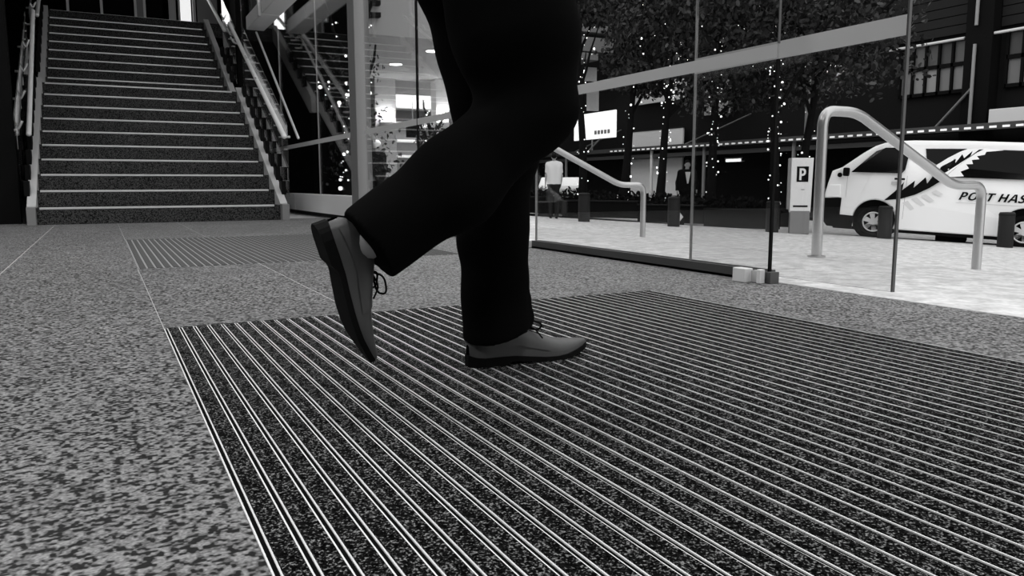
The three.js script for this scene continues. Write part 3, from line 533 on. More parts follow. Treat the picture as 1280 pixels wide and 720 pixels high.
// ------------------------------------------------------------------ courier van (frame: x towards the rear, y up, z towards the pavement; origin at the front hub)
const font = await new FontLoader().loadAsync('fonts/droid/droid_sans_regular.typeface.json');
const fontBold = await new FontLoader().loadAsync('fonts/droid/droid_sans_bold.typeface.json');
function textGeo(s, f, w, h, depth, shear = 0) {
  const g = new TextGeometry(s, { font: f, size: 1, depth: 0.1, curveSegments: 4, bevelEnabled: false }); g.computeBoundingBox(); const b = g.boundingBox;
  g.translate(-b.min.x, -b.min.y, 0); g.scale(w / (b.max.x - b.min.x), h / (b.max.y - b.min.y), depth / 0.1);
  if (shear) { const p = g.attributes.position; for (let i = 0; i < p.count; i++) p.setX(i, p.getX(i) + shear * p.getY(i)); g.computeVertexNormals(); }
  return g;
}
{
  const t = thing('van', 'white courier van with a black and white fern pattern, parked past the bollards', 'van', [14.62, -0.39, -11.51]);
  t.quaternion.setFromRotationMatrix(new THREE.Matrix4().makeBasis(V(0.5188, -0.0535, 0.8532).normalize(), V(0.0278, 0.9986, 0.0457).normalize(), V(-0.8544, 0, 0.5196)));
  const WB = 2.734, W = 1.7, lean = (g) => { const p = g.attributes.position; for (let i = 0; i < p.count; i++) { const y = p.getY(i), k = Math.max(0, y - 0.95); const f = 1 - 0.16 * k - 0.1 * k * k; p.setZ(i, -W / 2 + (p.getZ(i) + W / 2) * f); } g.computeVertexNormals(); return g; };
  const s = new THREE.Shape(); s.moveTo(-0.70, -0.08); s.lineTo(-0.96, -0.05);
  for (const [x, y] of [[-0.99, 0.3], [-1.0, 0.55], [-0.96, 0.76], [-0.9, 1.02], [-0.72, 1.1], [-0.32, 1.43], [-0.1, 1.58], [0.05, 1.64], [0.22, 1.68], [0.6, 1.705], [1.6, 1.72], [3.6, 1.7], [4.0, 1.66], [4.12, 1.5], [4.2, 1.0], [4.24, 0.4], [4.2, -0.08], [WB + 0.44, -0.1]]) s.lineTo(x, y);
  s.absarc(WB, 0.05, 0.45, -0.33, Math.PI + 0.33, false); s.lineTo(0.44, -0.1); s.absarc(0, 0.05, 0.45, -0.33, Math.PI + 0.33, false); s.closePath();
  const body = slab(s, W - 0.06, 0.03).translate(0, 0, -W + 0.03);
  part('body_shell', lean(body), M.vanWhite, t);
  part('bumper', slab([[-1.05, 0.44], [-0.69, 0.46], [-0.69, 0.1], [-0.42, 0.09], [-0.42, -0.16], [-0.92, -0.14], [-1.04, 0.02]], W + 0.02, 0.012).translate(0, 0, -W - 0.01), M.rubber, t);
  part('underbody', [span(-0.8, 4.1, -0.19, -0.05, -W + 0.05, -0.03), span(1.2, 1.75, -0.32, -0.1, -W + 0.3, -0.2)], M.rubber, t);
  part('rear_bumper', rbox(0.3, 0.28, W + 0.02, 0.03, 4.18, 0.06, -W / 2), M.rubber, t);
  const win = (pts, name) => { for (const side of [0, 1]) { const g = slab(pts, 0.008); g.translate(0, 0, side ? -W - 0.004 : -0.002); part(kid(t, name), lean(g), M.vanGlass, t); } };
  win([[-0.54, 1.03], [-0.1, 1.49], [0.08, 1.57], [0.55, 1.585], [0.50, 1.12], [0.45, 1.05]], 'side_window');
  win([[0.83, 1.57], [1.58, 1.59], [3.9, 1.57], [3.95, 1.03], [1.31, 1.01], [1.08, 1.24], [0.87, 1.37]], 'side_window');
  part('windscreen', slab([[-0.76, 1.09], [-0.71, 1.07], [-0.12, 1.52], [-0.16, 1.56]], W - 0.34).translate(0, 0, -W + 0.17), M.vanGlass, t);
  part('headlight', slab([[-1.005, 0.49], [-0.71, 0.49], [-0.73, 0.74], [-0.96, 0.73]], W - 0.02, 0.014).translate(0, 0, -W + 0.01), mat(1, 0.15, { clearcoat: 1 }), t);
  part('door_mirror', rbox(0.12, 0.18, 0.16, 0.03, -0.62, 1.03, 0.1), M.rubber, t);
  part('fuel_mark', new THREE.CylinderGeometry(0.05, 0.05, 0.02, 16).rotateX(Math.PI / 2).translate(-0.76, 0.96, 0.0), M.rubber, t);
  const handle = part('door_handle', rbox(0.2, 0.04, 0.03, 0.01, 0.42, 0.93, 0.01), M.rubber, t); part('handle_cup', rbox(0.18, 0.06, 0.008, 0.003, 0.36, 0.84, 0.002), M.pale, handle);
  const z0 = 0.0065, flat = (pts, z, d) => lean(slab(pts, d).translate(0, 0, z));
  const fern = part('fern_graphic', flat([[1.10, 1.04], [1.00, 1.03], [1.07, 1.25], [1.26, 1.40], [1.46, 1.53], [1.58, 1.59], [1.90, 1.61], [2.21, 1.58], [2.07, 1.56], [1.91, 1.54], [1.89, 1.48], [1.76, 1.45], [1.81, 1.39], [1.68, 1.37], [1.71, 1.29], [1.59, 1.28], [1.65, 1.20], [1.51, 1.13], [1.58, 1.04], [1.31, 1.01]], z0, 0.002), M.vanWhite, t);
  part('fern_shadow', flat([[0.17, 0.47], [0.48, 0.52], [0.74, 0.62], [0.99, 0.77], [1.19, 0.93], [1.32, 1.09], [1.45, 1.24], [1.60, 1.39], [1.75, 1.52], [1.86, 1.59], [1.78, 1.58], [1.65, 1.45], [1.67, 1.55], [1.54, 1.40], [1.50, 1.48], [1.40, 1.30], [1.37, 1.39], [1.29, 1.15], [1.22, 1.26], [1.15, 1.21], [1.10, 1.04], [1.05, 1.06], [0.94, 0.86], [0.90, 0.99], [0.70, 0.76], [0.71, 0.91], [0.49, 0.70], [0.51, 0.87], [0.35, 0.66]], z0 + 0.003, 0.002), M.rubber, fern);
  for (const q of [[[0.52, 0.44], [0.62, 0.49], [0.76, 0.33], [0.69, 0.29]], [[0.68, 0.53], [0.78, 0.57], [0.95, 0.42], [0.87, 0.39]], [[0.85, 0.60], [0.95, 0.64], [1.11, 0.52], [1.03, 0.48]], [[1.04, 0.69], [1.12, 0.74], [1.26, 0.66], [1.18, 0.62]]]) part(kid(fern, 'leaf_mark'), flat(q, 0.001, 0.003), mat(0.85, 0.5), fern);
  part('lettering', textGeo('POST HASTE', fontBold, 1.40, 0.165, 0.003, 0.35).translate(1.54, 0.565, 0.001), M.rubber, t);
  part('body_crease', span(1.5, 3.6, 0.505, 0.512, -0.002, 0.0015), M.pale, t);
  part('door_seam', [span(0.555, 0.561, 0.1, 1.0, -0.002, 0.001), span(-0.6, -0.594, 0.48, 1.0, -0.002, 0.001)], M.midgrey, t);
  for (const [i, [x, z]] of [[0, -0.13], [WB, -0.13], [0, -W + 0.13], [WB, -W + 0.13]].entries()) {
    const near = z > -0.5 ? 1 : -1;
    const wheel = part(i ? 'wheel_00' + i : 'wheel', new THREE.LatheGeometry([[0.2, -0.1], [0.28, -0.11], [0.32, -0.09], [0.33, -0.04], [0.33, 0.04], [0.32, 0.09], [0.28, 0.11], [0.2, 0.1], [0.2, -0.1]].map(([a, b]) => new THREE.Vector2(a, b)), 32).rotateX(Math.PI / 2).translate(x, 0, z), M.rubber, t);
    const rim = [new THREE.TorusGeometry(0.2, 0.016, 8, 32).translate(x, 0, z + near * 0.1), new THREE.CylinderGeometry(0.065, 0.07, 0.03, 20).rotateX(Math.PI / 2).translate(x, 0, z + near * 0.095)];
    for (let k = 0; k < 6; k++) rim.push(slab([[-0.035, 0.05], [0.035, 0.05], [0.055, 0.195], [-0.055, 0.195]], 0.03).rotateZ(k * Math.PI / 3 + 0.2).translate(x, 0, z + near * 0.085 - 0.015));
    part('rim', rim, M.rim, wheel); part('brake_drum', new THREE.CylinderGeometry(0.195, 0.195, 0.03, 24).rotateX(Math.PI / 2).translate(x, 0, z + near * 0.03), M.black, wheel);
    part(kid(t, 'wheel_well'), new THREE.CylinderGeometry(0.445, 0.445, 0.3, 24).rotateX(Math.PI / 2).translate(x, 0.05, z - near * 0.14), M.rubber, t);
  }
}
{ // a second white car further down the road, mostly behind the planter
  const t = thing('car', 'white hatchback on the road behind the planter, next to the man in white', 'car', [12.9, groundY(12.2, -21, -0.1) + 0.24, -22.6], -2.2); t.scale.setScalar(0.8);
  const s = shapeOf([[-0.7, -0.1], [-0.75, 0.3], [-0.6, 0.52], [0.1, 0.62], [0.62, 0.98], [1.6, 1.02], [2.5, 0.7], [3.0, 0.6], [3.05, 0.2], [3.0, -0.1]]);
  part('body_shell', slab(s, 1.55, 0.04).translate(0, 0, -1.59), M.vanWhite, t);
  part('side_window', [slab([[0.25, 0.62], [0.66, 0.92], [1.55, 0.95], [2.15, 0.68]], 1.66).translate(0, 0, -1.64)], M.vanGlass, t);
  for (const [i, [x, z]] of [[0, -0.08], [2.4, -0.08], [0, -1.5], [2.4, -1.5]].entries()) { const w = part(i ? 'wheel_00' + i : 'wheel', new THREE.CylinderGeometry(0.3, 0.3, 0.2, 24).rotateX(Math.PI / 2).translate(x, 0, z), M.rubber, t); part('rim', new THREE.CylinderGeometry(0.19, 0.19, 0.22, 18).rotateX(Math.PI / 2).translate(x, 0, z), M.rim, w); }
  part('headlight', [span(-0.78, -0.6, 0.22, 0.36, -0.3, 0.0), span(-0.78, -0.6, 0.22, 0.36, -1.55, -1.25)], mat(1, 0.2), t);
}
{ // parking ticket machine
  const x = 13.5, z = -12.5, t = thing('parking_machine', 'white parking ticket machine with a black P sign, left of the van', 'parking machine', [x, groundY(x, z), z], -0.72);
  part('pedestal', rbox(0.4, 0.5, 0.3, 0.01, 0, 0.25, 0), mat(0.5, 0.7), t);
  part('cabinet', slab([[-0.2, 0.48], [0.2, 0.48], [0.22, 1.62], [-0.2, 1.62]], 0.26, 0.012).translate(0, 0, -0.13), M.white, t);
  part('side_wing', rbox(0.06, 1.1, 0.2, 0.01, -0.235, 1.08, -0.02), M.midgrey, t);
  const sign = part('sign_plate', span(-0.15, 0.09, 1.1, 1.43, 0.142, 0.146).translate(0.05, 0.02, 0), M.rubber, t);
  part('letter', textGeo('P', fontBold, 0.13, 0.25, 0.004).translate(-0.045, 1.16, 0.146), M.white, sign);
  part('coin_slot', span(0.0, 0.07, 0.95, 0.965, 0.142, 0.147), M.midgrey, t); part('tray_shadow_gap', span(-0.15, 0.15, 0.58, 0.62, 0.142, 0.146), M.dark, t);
}
// ------------------------------------------------------------------ planter with hedge, trees and arrow sign
const PL = [[10.1, -20.6], [12.3, -16.7], [13.75, -13.3]];
{
  const t = thing('planter', 'long low black planter wall along the road behind the bollards', 'planter', [0, 0, 0]);
  const hedge = [];
  for (let i = 0; i < PL.length - 1; i++) {
    const a = V(PL[i][0], 0, PL[i][1]), b = V(PL[i + 1][0], 0, PL[i + 1][1]), d = b.clone().sub(a), L = d.length(); d.normalize(); const n = V(-d.z, 0, d.x); if (n.x < 0) n.negate();
    const N = Math.round(L / 1.9);
    for (let k = 0; k < N; k++) {
      const p = a.clone().addScaledVector(d, (k + 0.5) * L / N), y = groundY(p.x, p.z), g = rbox(0.14, 0.42, L / N - 0.012, 0.01).rotateY(Math.atan2(d.x, d.z)).translate(p.x, y + 0.2, p.z); part(kid(t, 'wall_block'), g, M.black, t);
      part(kid(t, 'coping'), rbox(0.2, 0.04, L / N - 0.012, 0.008).rotateY(Math.atan2(d.x, d.z)).translate(p.x, y + 0.43, p.z), M.dark, t);
      part(kid(t, 'back_wall'), box(0.14, 0.42, L / N).rotateY(Math.atan2(d.x, d.z)).translate(p.x + n.x * 1.1, y + 0.2, p.z + n.z * 1.1), M.black, t);
      part(kid(t, 'soil'), box(1.0, 0.3, L / N).rotateY(Math.atan2(d.x, d.z)).translate(p.x + n.x * 0.55, y + 0.2, p.z + n.z * 0.55), M.black, t);
    }
    for (let k = 0; k < L * 260; k++) { const q = a.clone().addScaledVector(d, rnd() * L).addScaledVector(n, 0.1 + rnd() * 0.9); q.y = groundY(q.x, q.z) + 0.35 + rnd() * 0.38 * (0.8 + 0.2 * Math.sin(q.x * 7)); hedge.push(q); }
  }
  const leaf = new THREE.PlaneGeometry(0.1, 0.06), im = new THREE.InstancedMesh(leaf, M.hedge, hedge.length), o = new THREE.Object3D();
  hedge.forEach((q, i) => { o.position.copy(q); o.rotation.set(rnd() * 6, rnd() * 6, rnd() * 6); o.updateMatrix(); im.setMatrixAt(i, o.matrix); });
  im.name = 'hedge'; im.userData = { kind: 'stuff', label: 'low dark clipped hedge leaves growing along the black planter', category: 'hedge' }; scene.add(im);
  const ax = 12.72, az = -15.55, s = thing('arrow_sign', 'small white arrow sign pointing right, fixed to the black planter wall', 'sign', [ax - 0.13, groundY(ax, az) + 0.02, az - 0.03], -Math.PI / 2 + 0.4);
  part('arrow', slab([[-0.14, 0.175], [0.06, 0.175], [-0.02, 0.3], [0.08, 0.3], [0.22, 0.14], [0.08, -0.02], [-0.02, -0.02], [0.06, 0.105], [-0.14, 0.105]], 0.012), M.white, s); part('back_plate', box(0.42, 0.4, 0.006, 0.03, 0.14, -0.004), M.black, s);
}
function lightTree(p, label, lean, h, crown, count, bulbs, base = 0) {
  const t = thing('street_tree', label, 'tree', p);
  const trunk = [], fork = h * 0.55; for (let i = 0; i <= 10; i++) { const f = i / 10; trunk.push(V(lean[0] * f + 0.05 * Math.sin(f * 7 + p[0]), f * h, lean[1] * f + 0.05 * Math.cos(f * 5 + p[2]))); }
  part('trunk', sweep(trunk, (f) => 0.12 * (1 - 0.55 * f) + 0.03 * Math.max(0, 0.15 - f) / 0.15, 10), M.bark, t);
  const tips = [], curves = [trunk];
  for (let k = 0; k < 5; k++) {
    const f = 0.5 + 0.1 * k, o = trunk[Math.round(f * 10)].clone(), a = k * 2.3 + p[0], b = [o]; let q = o.clone();
    for (let i = 1; i <= 5; i++) { q = q.clone().add(V(Math.cos(a) * crown * 0.2, h * 0.075, Math.sin(a) * crown * 0.2)).add(V((rnd() - 0.5) * 0.12, 0, (rnd() - 0.5) * 0.12)); b.push(q); }
    part(kid(t, 'branch'), sweep(b, (u) => 0.05 * (1 - 0.7 * u), 7), M.bark, t); tips.push(q); curves.push(b);
  }
  const o = new THREE.Object3D(), leafGeo = new THREE.CircleGeometry(0.075, 6).scale(1, 0.6, 1);
  count = Math.round(count * 1.5); const im = new THREE.InstancedMesh(leafGeo, M.leaf, count), clumps = [];
  for (let k = 0; k < 26; k++) { const a = rnd() * 6.28, r = Math.sqrt(rnd()) * crown; clumps.push(V(lean[0] + Math.cos(a) * r, h * 0.62 + base + rnd() * (h * 0.62), lean[1] + Math.sin(a) * r)); }
  for (let i = 0; i < count; i++) { const c = clumps[Math.floor(rnd() * clumps.length)], u = V(rnd() - 0.5, (rnd() - 0.5) * 0.8, rnd() - 0.5).multiplyScalar(crown * 0.75); o.position.copy(c).add(u); o.rotation.set(rnd() * 6, rnd() * 6, rnd() * 6); o.scale.setScalar((0.5 + rnd() * 0.65) * (crown < 0.6 ? 0.5 : 1)); o.updateMatrix(); im.setMatrixAt(i, o.matrix); im.setColorAt(i, new THREE.Color().setScalar(0.12 + 1.6 * Math.pow(rnd(), 3))); }
  im.name = 'foliage'; im.userData.kind = 'stuff'; t.add(im);
  const bg = new THREE.SphereGeometry(1, 6, 4), bm = new THREE.InstancedMesh(bg, M.bulb, bulbs = Math.round(bulbs * 1.5));
  for (let i = 0; i < bulbs; i++) {
    const c = rnd() < 0.72 ? trunk : curves[1 + Math.floor(rnd() * 5)], f = rnd() * (c.length - 1) * (c === trunk ? 0.9 : 0.8), k = Math.floor(f), q = c[k].clone().lerp(c[k + 1], f - k), a = rnd() * 6.28, r = c === trunk ? 0.15 : 0.09;
    o.position.copy(q).add(V(Math.cos(a) * r, 0, Math.sin(a) * r)); o.rotation.set(0, 0, 0); o.scale.setScalar(0.009 + 0.022 * Math.pow(rnd(), 3)); o.updateMatrix(); bm.setMatrixAt(i, o.matrix);
  }
  bm.name = 'fairy_lights'; bm.userData.kind = 'stuff'; t.add(bm);
  return t;
}
for (const [x, z, label, lean, h, crown, n, b, up] of [
  [11.76, -18.55, 'slender street tree with fairy lights, nearest the man in white', [-0.2, 0.1], 4.9, 0.8, 2400, 46, 1.9],
  [12.5, -17.8, 'street tree wound with fairy lights under the bright white signboard', [0.45, 0.3], 5.0, 0.9, 2600, 40],
  [13.0, -16.8, 'forked street tree with fairy lights in front of the pale shop panel', [0.3, 0.2], 4.8, 1.7, 2800, 55],
  [13.5, -15.4, 'street tree with fairy lights just right of the dark-suited man', [0.25, -0.1], 4.7, 1.7, 2800, 60],
  [14.1, -13.9, 'dark street tree with fairy lights left of the parking machine', [0.0, 0], 5.0, 1.7, 3000, 70],
  [15.4, -14.4, 'leafy street tree behind the parking machine and lamp post', [0.4, 0.3], 5.0, 1.9, 2600, 14],
]) lightTree([x, groundY(x, z) + 0.2, z], label, lean, h, crown, n, b, up);
lightTree([3.32, -0.4, -11.7], 'small tree with fairy lights outside, behind the steel column', [0.1, 0.1], 3.0, 0.5, 500, 90, -1.0);
lightTree([6.1, -0.42, -15.6], 'small tree with fairy lights inside the lobby, by the trouser leg', [0.05, 0.05], 2.0, 0.3, 500, 30, -0.3);
{
  const t = thing('street_lamp', 'slim pale street lamp post behind the parking machine', 'street lamp', [16.0, groundY(16, -14.7, -0.1), -14.7]);
  part('post', cyl(0.05, 0.07, 4.2, 0, 2.1, 0), M.pale, t); part('arm', pipe([[0, 4.15, 0], [0.45, 4.2, 0.2]], 0.03), M.pale, t);
  const l = part('lamp_head', new THREE.SphereGeometry(0.16, 16, 10).scale(1.4, 0.6, 1).translate(0.6, 4.2, 0.26), M.dark, t); part('diffuser', new THREE.SphereGeometry(0.15, 16, 10).scale(1.4, 0.4, 1).translate(0.6, 4.14, 0.26), glow(1, 0.9), l);
  const pl = new THREE.PointLight(0xffffff, 0.6); pl.name = 'lamp_light'; pl.position.set(16.6, groundY(16, -14.7, -0.1) + 4.0, -14.44); scene.add(pl);
}
// ------------------------------------------------------------------ building across the street (face at x = 24)
const BX = 24;
{
  const t = thing('office_building', 'dark building across the street with grey cladding boards and a window band', 'building', [BX, 0, 0]);
  part('wall', [span(0.3, 6, -2, 14, -48, 8)], M.darker, t);
  part('shopfront_recess', span(0.1, 0.3, -2, 1.7, -48, 8), M.black, t);
  for (const [z0, z1] of [[-20.5, -16.1], [-15.0, -10.2]]) {
    for (let k = 0; k < 8; k++) part(kid(t, 'cladding_board'), rbox(0.06, 0.27, z1 - z0, 0.008, 0.24, 5.2 + k * 0.295, (z0 + z1) / 2), M.dark, t);
  }
  for (const [z0, z1, n] of [[-18.3, -16.0, 5], [-14.75, -12.4, 5]]) {
    const w = (z1 - z0) / n;
    for (let i = 0; i < n; i++) {
      const zc = z0 + (i + 0.5) * w, f = part(kid(t, 'window'), [span(0.16, 0.3, 3.25, 3.36, zc - w / 2, zc + w / 2), span(0.16, 0.3, 4.08, 4.2, zc - w / 2, zc + w / 2), span(0.16, 0.3, 4.86, 4.96, zc - w / 2, zc + w / 2), span(0.16, 0.3, 3.25, 4.96, zc - w / 2 - 0.04, zc - w / 2 + 0.04)], M.black, t);
      part('pane', span(0.24, 0.26, 3.36, 4.08, zc - w / 2 + 0.04, zc + w / 2 - 0.04), mat(0.42 + 0.06 * ((i * 7) % 3), 0.6), f);
      part('pane_001', span(0.24, 0.26, 4.2, 4.86, zc - w / 2 + 0.04, zc + w / 2 - 0.04), mat(0.24 + 0.05 * ((i * 5) % 3), 0.6), f);
    }
  }
  part('pilaster', rbox(0.5, 13, 0.85, 0.02, 0.1, 5, -15.45), M.black, t);
  part('ledge_rail', [pipe([[-0.05, 4.86, -18.6], [-0.05, 4.86, -15.95]], 0.045), pipe([[-0.05, 4.86, -15.15], [-0.05, 4.86, -10.0]], 0.045)], mat(0.8, 0.5), t);
  part('down_pipe', [pipe([[-0.22, 9, -15.5], [-0.22, 5.15, -15.5]], 0.05), pipe([[-0.22, 4.6, -15.5], [-0.22, 2.0, -15.5]], 0.05)], mat(0.55, 0.5), t);
  part('brace', pipe([[-0.22, 3.3, -15.5], [-0.22, 2.1, -16.7]], 0.04), mat(0.42, 0.5), t);
  part('string_course', span(0.1, 0.3, 7.4, 7.6, -48, -20.6), M.dark, t);
}
{
  const t = thing('street_canopy', 'long flat shop canopy with a row of small lit strips along its edge', 'canopy', [BX, 0, 0]);
  part('roof', span(-1.5, 0.1, 2.0, 2.1, -46, -6), M.dark, t); part('fascia', span(-1.56, -1.5, 1.93, 2.12, -46, -6), mat(0.24, 0.7), t); part('lower_beam', span(-1.3, -1.2, 1.62, 1.78, -46, -17), mat(0.28, 0.8), t);
  const g = rbox(0.03, 0.06, 0.2, 0.008), m = glow(0.8, 0.4);
  for (let i = 0; i < 68; i++) { const s = part(i ? 'edge_light_' + String(i).padStart(3, '0') : 'edge_light', g, m, t); s.position.set(-1.57, 2.0, -8 - i * 0.37); }
  const l = new THREE.RectAreaLight(0xffffff, 0.3, 24, 0.06); l.name = 'edge_light_glow'; l.position.set(BX - 1.62, 2.0, -20); l.lookAt(BX - 10, 2.0, -20); scene.add(l);
  for (const [i, z] of [-37.5, -29.9, -26.3, -21.4].entries()) part(i ? 'post_00' + i : 'post', cyl(0.07, 0.07, 3.3, -1.3, 0.35, z), i === 1 ? M.white : M.midgrey, t);
  part('tie_rod', [pipe([[-1.4, 2.1, -27.5], [0.2, 3.3, -25.2]], 0.03), pipe([[-1.4, 2.1, -36.5], [0.2, 3.2, -34.5]], 0.03)], mat(0.36, 0.7), t);
}
{
  let z = thing('shop_panel', 'large plain pale grey shop panel under the canopy, behind the forked tree', 'panel', [BX - 0.05, 0, -31.2]);
  part('board', rbox(0.1, 1.75, 4.0, 0.02, 0, 0.75, 0), mat(0.98, 0.8), z); part('frame', [box(0.14, 0.08, 4.1, 0, 1.66, 0), box(0.14, 0.08, 4.1, 0, -0.16, 0)], M.midgrey, z);
  z = thing('shop_panel', 'pale grey panel above the canopy, behind the forked tree', 'panel', [BX - 0.05, 0, -31.2]);
  part('board', rbox(0.1, 0.75, 4.0, 0.02, 0, 2.6, 0), mat(0.82, 0.8), z); part('frame', box(0.14, 0.06, 4.1, 0, 3.0, 0), M.dark, z);
  z = thing('shop_panel', 'wide grey panel high on the building, partly hidden by leaves', 'panel', [BX - 0.05, 0, -31.1]);
  part('board', rbox(0.1, 0.95, 4.0, 0.02, 0, 4.75, 0), mat(0.78, 0.8), z); part('frame', box(0.14, 0.06, 4.1, 0, 5.25, 0), M.dark, z);
  z = thing('poster', 'narrow grey poster panel on the dark facade behind a lit tree', 'poster', [BX - 0.05, 0, -26.95]);
  part('board', rbox(0.08, 1.6, 1.7, 0.02, 0, 4.2, 0), mat(0.58, 0.8), z); part('frame', [box(0.12, 1.7, 0.06, 0, 4.2, -0.88), box(0.12, 1.7, 0.06, 0, 4.2, 0.88)], M.dark, z);
  z = thing('signboard', 'bright white lit signboard with small faint lettering above the canopy', 'sign', [BX - 1.0, 0, -35.2]);
  part('face', rbox(0.1, 1.35, 3.9, 0.03, 0, 3.4, 0), glow(1, 0.75), z); part('bracket', [pipe([[0, 2.75, 0.6], [0, 2.1, -0.6]], 0.04), pipe([[0, 2.75, -0.2], [0, 2.1, -0.2]], 0.04)], M.midgrey, z);
  for (let i = 0; i < 5; i++) part(kid(z, 'glyph_block'), rbox(0.03, 0.2, 0.2, 0.01, -0.06, 3.05, 0.2 + i * 0.3), M.midgrey, z);
  const l = new THREE.RectAreaLight(0xffffff, 0.8, 3.9, 1.3); l.name = 'sign_light'; l.position.set(BX - 1.08, 3.4, -35.2); l.lookAt(BX - 10, 3.4, -35.2); scene.add(l);
  z = thing('facade_panel', 'wide pale panel above the canopy at the right, over the van roof', 'panel', [BX - 0.2, 0, -13.9]);
  part('board', rbox(0.1, 0.5, 2.0, 0.02, 0, 2.36, 0), mat(0.85, 0.7), z); part('frame', box(0.12, 0.06, 2.1, 0.02, 2.08, 0), M.midgrey, z);
  const s0 = thing('strip_light', 'white strip light glowing in the dark shopfront', 'light', [BX - 0.6, 1.38, -25.3]);
  part('tube', rbox(0.08, 0.12, 0.85, 0.02), glow(1, 1.2), s0); part('housing', box(0.1, 0.05, 0.95, 0, 0.09, 0), M.midgrey, s0);
  const rl = new THREE.RectAreaLight(0xffffff, 1, 0.85, 0.1); rl.name = 'strip_glow'; rl.position.set(BX - 0.7, 1.38, -25.3); rl.lookAt(BX - 5, 1.38, -25.3); scene.add(rl);
}
{ // concrete building closing the street
  const t = thing('concrete_building', 'pale concrete balcony slabs of a building seen beside the trouser leg', 'building', [0, 0, -34]);
  for (const [i, [y0, y1, x1]] of [[7.83, 8.2, 23.3], [6.9, 7.6, 23.3], [6.5, 6.84, 22.4]].entries()) part(i ? 'balcony_slab_00' + i : 'balcony_slab', rbox(x1 - 12, y1 - y0, 3, 0.03, (x1 + 12) / 2, (y0 + y1) / 2, -1.5), M.concrete, t);
  part('wall', span(12, 23, -1.5, 12, -10, -8), M.darker, t);
  part('bright_bay', span(22.55, 23.3, 5.7, 6.4, -1.6, -1.5), M.white, t); part('bright_bay_001', span(22.75, 23.45, 4.2, 5.5, -1.6, -1.5), M.pale, t);
}
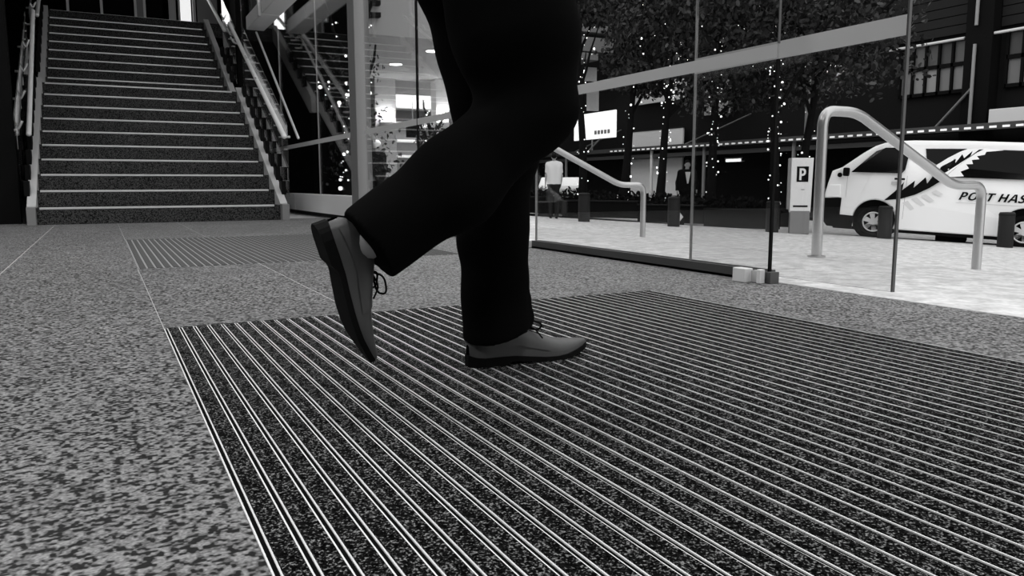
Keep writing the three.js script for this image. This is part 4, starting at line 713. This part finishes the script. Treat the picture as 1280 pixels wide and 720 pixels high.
// ------------------------------------------------------------------ lit lobby beyond the glass, left of the walking man
{
  const X0 = 3.85, Z1 = -13.7, Z0 = -27.5, C = 3.03, plan = (a, b, h, y) => slab(a.map(([x, z]) => [x, -z]), h).rotateX(-Math.PI / 2).translate(0, y, 0), foot = [[X0, Z1], [7.3, Z1], [12.4, Z0], [X0, Z0]];
  const t = thing('lobby', 'brightly lit lobby of the neighbouring building with smooth grey ceiling', 'lobby', [0, 0, 0]);
  part('ceiling_slab', plan(foot, 0, 0.2, C), M.pale, t); part('lobby_floor', plan(foot, 0, 0.2, -0.62), M.midgrey, t);
  part('back_wall', span(X0, 12.4, -0.42, C, Z0 - 0.2, Z0), M.midgrey, t); part('end_wall', plan([[8.8, -18.5], [9.0, -18.5], [11.8, Z0], [11.6, Z0]], 0, C + 0.42, -0.42), M.white, t);
  part('side_wall', span(X0 - 0.3, X0, -0.42, 6.5, Z0, -12.9), M.black, t);
  part('fascia', span(X0, 7.4, C - 0.03, C + 0.9, Z1 - 0.3, Z1 + 0.03), mat(0.7, 0.6), t);
  for (let i = 0; i < 4; i++) part(kid(t, 'fascia_fin'), slab([[X0 + 0.05, 3.22 + i * 0.2], [X0 + 0.62, 3.28 + i * 0.2], [X0 + 0.62, 3.36 + i * 0.2], [X0 + 0.05, 3.32 + i * 0.2]], 0.1).translate(0, 0, Z1 + 0.03), M.dark, t);
  for (const [i, [x, z, w]] of [[6.43, -19.6, 0.55], [7.75, -19.0, 0.35]].entries()) { const c = part(i ? 'pillar_001' : 'pillar', rbox(w, C + 0.42, w, 0.02, x, (C - 0.42) / 2, z), i ? M.white : M.pale, t); part('pillar_base', box(w + 0.06, 0.15, w + 0.06, x, -0.345, z), M.dark, c); }
  const lights = [[5.87, -16.88], [5.95, -14.91], [8.23, -22.92]]; let d0;
  for (const [i, [x, z]] of lights.entries()) {
    const label = 'round recessed downlight in the lobby ceiling, ' + ['left of the black glass joint', 'nearest the trouser leg', 'the small far one'][i];
    if (!d0) { d0 = thing('downlight', label, 'light', [x, C - 0.005, z]); part('lens', cyl(0.13, 0.13, 0.02, 0, -0.012, 0, 24), glow(1, 4), d0); part('trim_ring', new THREE.TorusGeometry(0.14, 0.015, 8, 24).rotateX(Math.PI / 2), M.white, d0); } else copy(d0, [x, C - 0.005, z], 0, label);
    const s = new THREE.SpotLight(0xffffff, LOBBY_LIGHT * 6, 0, 1.2, 0.6); s.name = 'downlight_beam'; s.position.set(x, C - 0.05, z); s.target.position.set(x, -1, z); scene.add(s, s.target);
  }
  for (const [x, z, label] of [[6.43, -19.25, 'bright conical uplight on the grey lobby pillar'], [7.75, -18.78, 'bright uplight on the white lobby pillar']]) {
    const u = thing('uplight', label, 'light', [x, 1.75, z]); part('bowl', new THREE.LatheGeometry([[0.02, 0], [0.1, 0.02], [0.17, 0.2], [0.15, 0.2], [0.09, 0.05]].map(([a, b]) => new THREE.Vector2(a, b)), 20), M.white, u); part('lamp', new THREE.SphereGeometry(0.07, 14, 10).translate(0, 0.14, 0), glow(1, 2.5), u); part('wall_bracket', box(0.05, 0.05, 0.12, 0, 0.05, -0.06), M.steel, u);
    const p = new THREE.PointLight(0xffffff, 1.1); p.name = 'uplight_glow'; p.position.set(x, 2.1, z + 0.1); scene.add(p);
  }
  const pl = new THREE.RectAreaLight(0xffffff, LOBBY_LIGHT, 4, 4); pl.name = 'lobby_glow'; pl.position.set(9.3, C - 0.07, -24); pl.lookAt(9.3, -1, -24); scene.add(pl);
  const lp = thing('lobby_light', 'wide flat ceiling light deep inside the lobby', 'light', [9.3, C - 0.04, -24]); part('diffuser', box(4, 0.02, 4), glow(1, 0.7), lp); part('frame', [box(4.1, 0.05, 0.06, 0, 0, 2.03), box(4.1, 0.05, 0.06, 0, 0, -2.03)], M.white, lp);
  // counter and shelves at the back
  const k = thing('shelf_unit', 'bright open shelves with white boards at the back of the lobby', 'shelf', [8.6, -0.42, -25.2]);
  for (let i = 0; i < 5; i++) part(i ? 'shelf_00' + i : 'shelf', rbox(3.4, 0.08, 0.4, 0.01, 0.2, 0.75 + i * 0.5, 0), M.white, k); part('back_board', box(3.4, 2.9, 0.05, 0.2, 1.45, -0.22), M.midgrey, k); part('upright', [box(0.06, 2.9, 0.4, -1.5, 1.45, 0), box(0.06, 2.9, 0.4, 1.9, 1.45, 0)], M.pale, k);
  const c = thing('counter', 'white lit service counter below the lobby shelves', 'counter', [8.3, -0.42, -23.4]);
  part('top', rbox(2.4, 0.06, 0.7, 0.01, 0, 1.02, 0), M.white, c); part('front', box(2.3, 1.0, 0.6, 0, 0.5, 0), M.white, c); part('kick_strip', box(2.3, 0.1, 0.02, 0, 0.05, 0.31), M.dark, c);
  const m = thing('menu_board', 'dark square screen hanging at the back of the lobby', 'board', [8.35, 2.0, -22.6]); part('screen', rbox(0.42, 0.4, 0.05, 0.01), M.black, m); part('hanger', cyl(0.012, 0.012, 0.85, 0, 0.6, 0), M.steel, m);
}
{ // dark flank wall outside the last panes
  struct('wall_outside', span(3.5, 3.85, -1.2, 7, -26, -12.3), M.black);
}
// ------------------------------------------------------------------ shadows on, hand over
scene.traverse((o) => { if (o.isMesh) { o.castShadow = true; o.receiveShadow = true; } if (o.isSpotLight || o.isPointLight) o.castShadow = true; });
renderer.render(scene, camera);
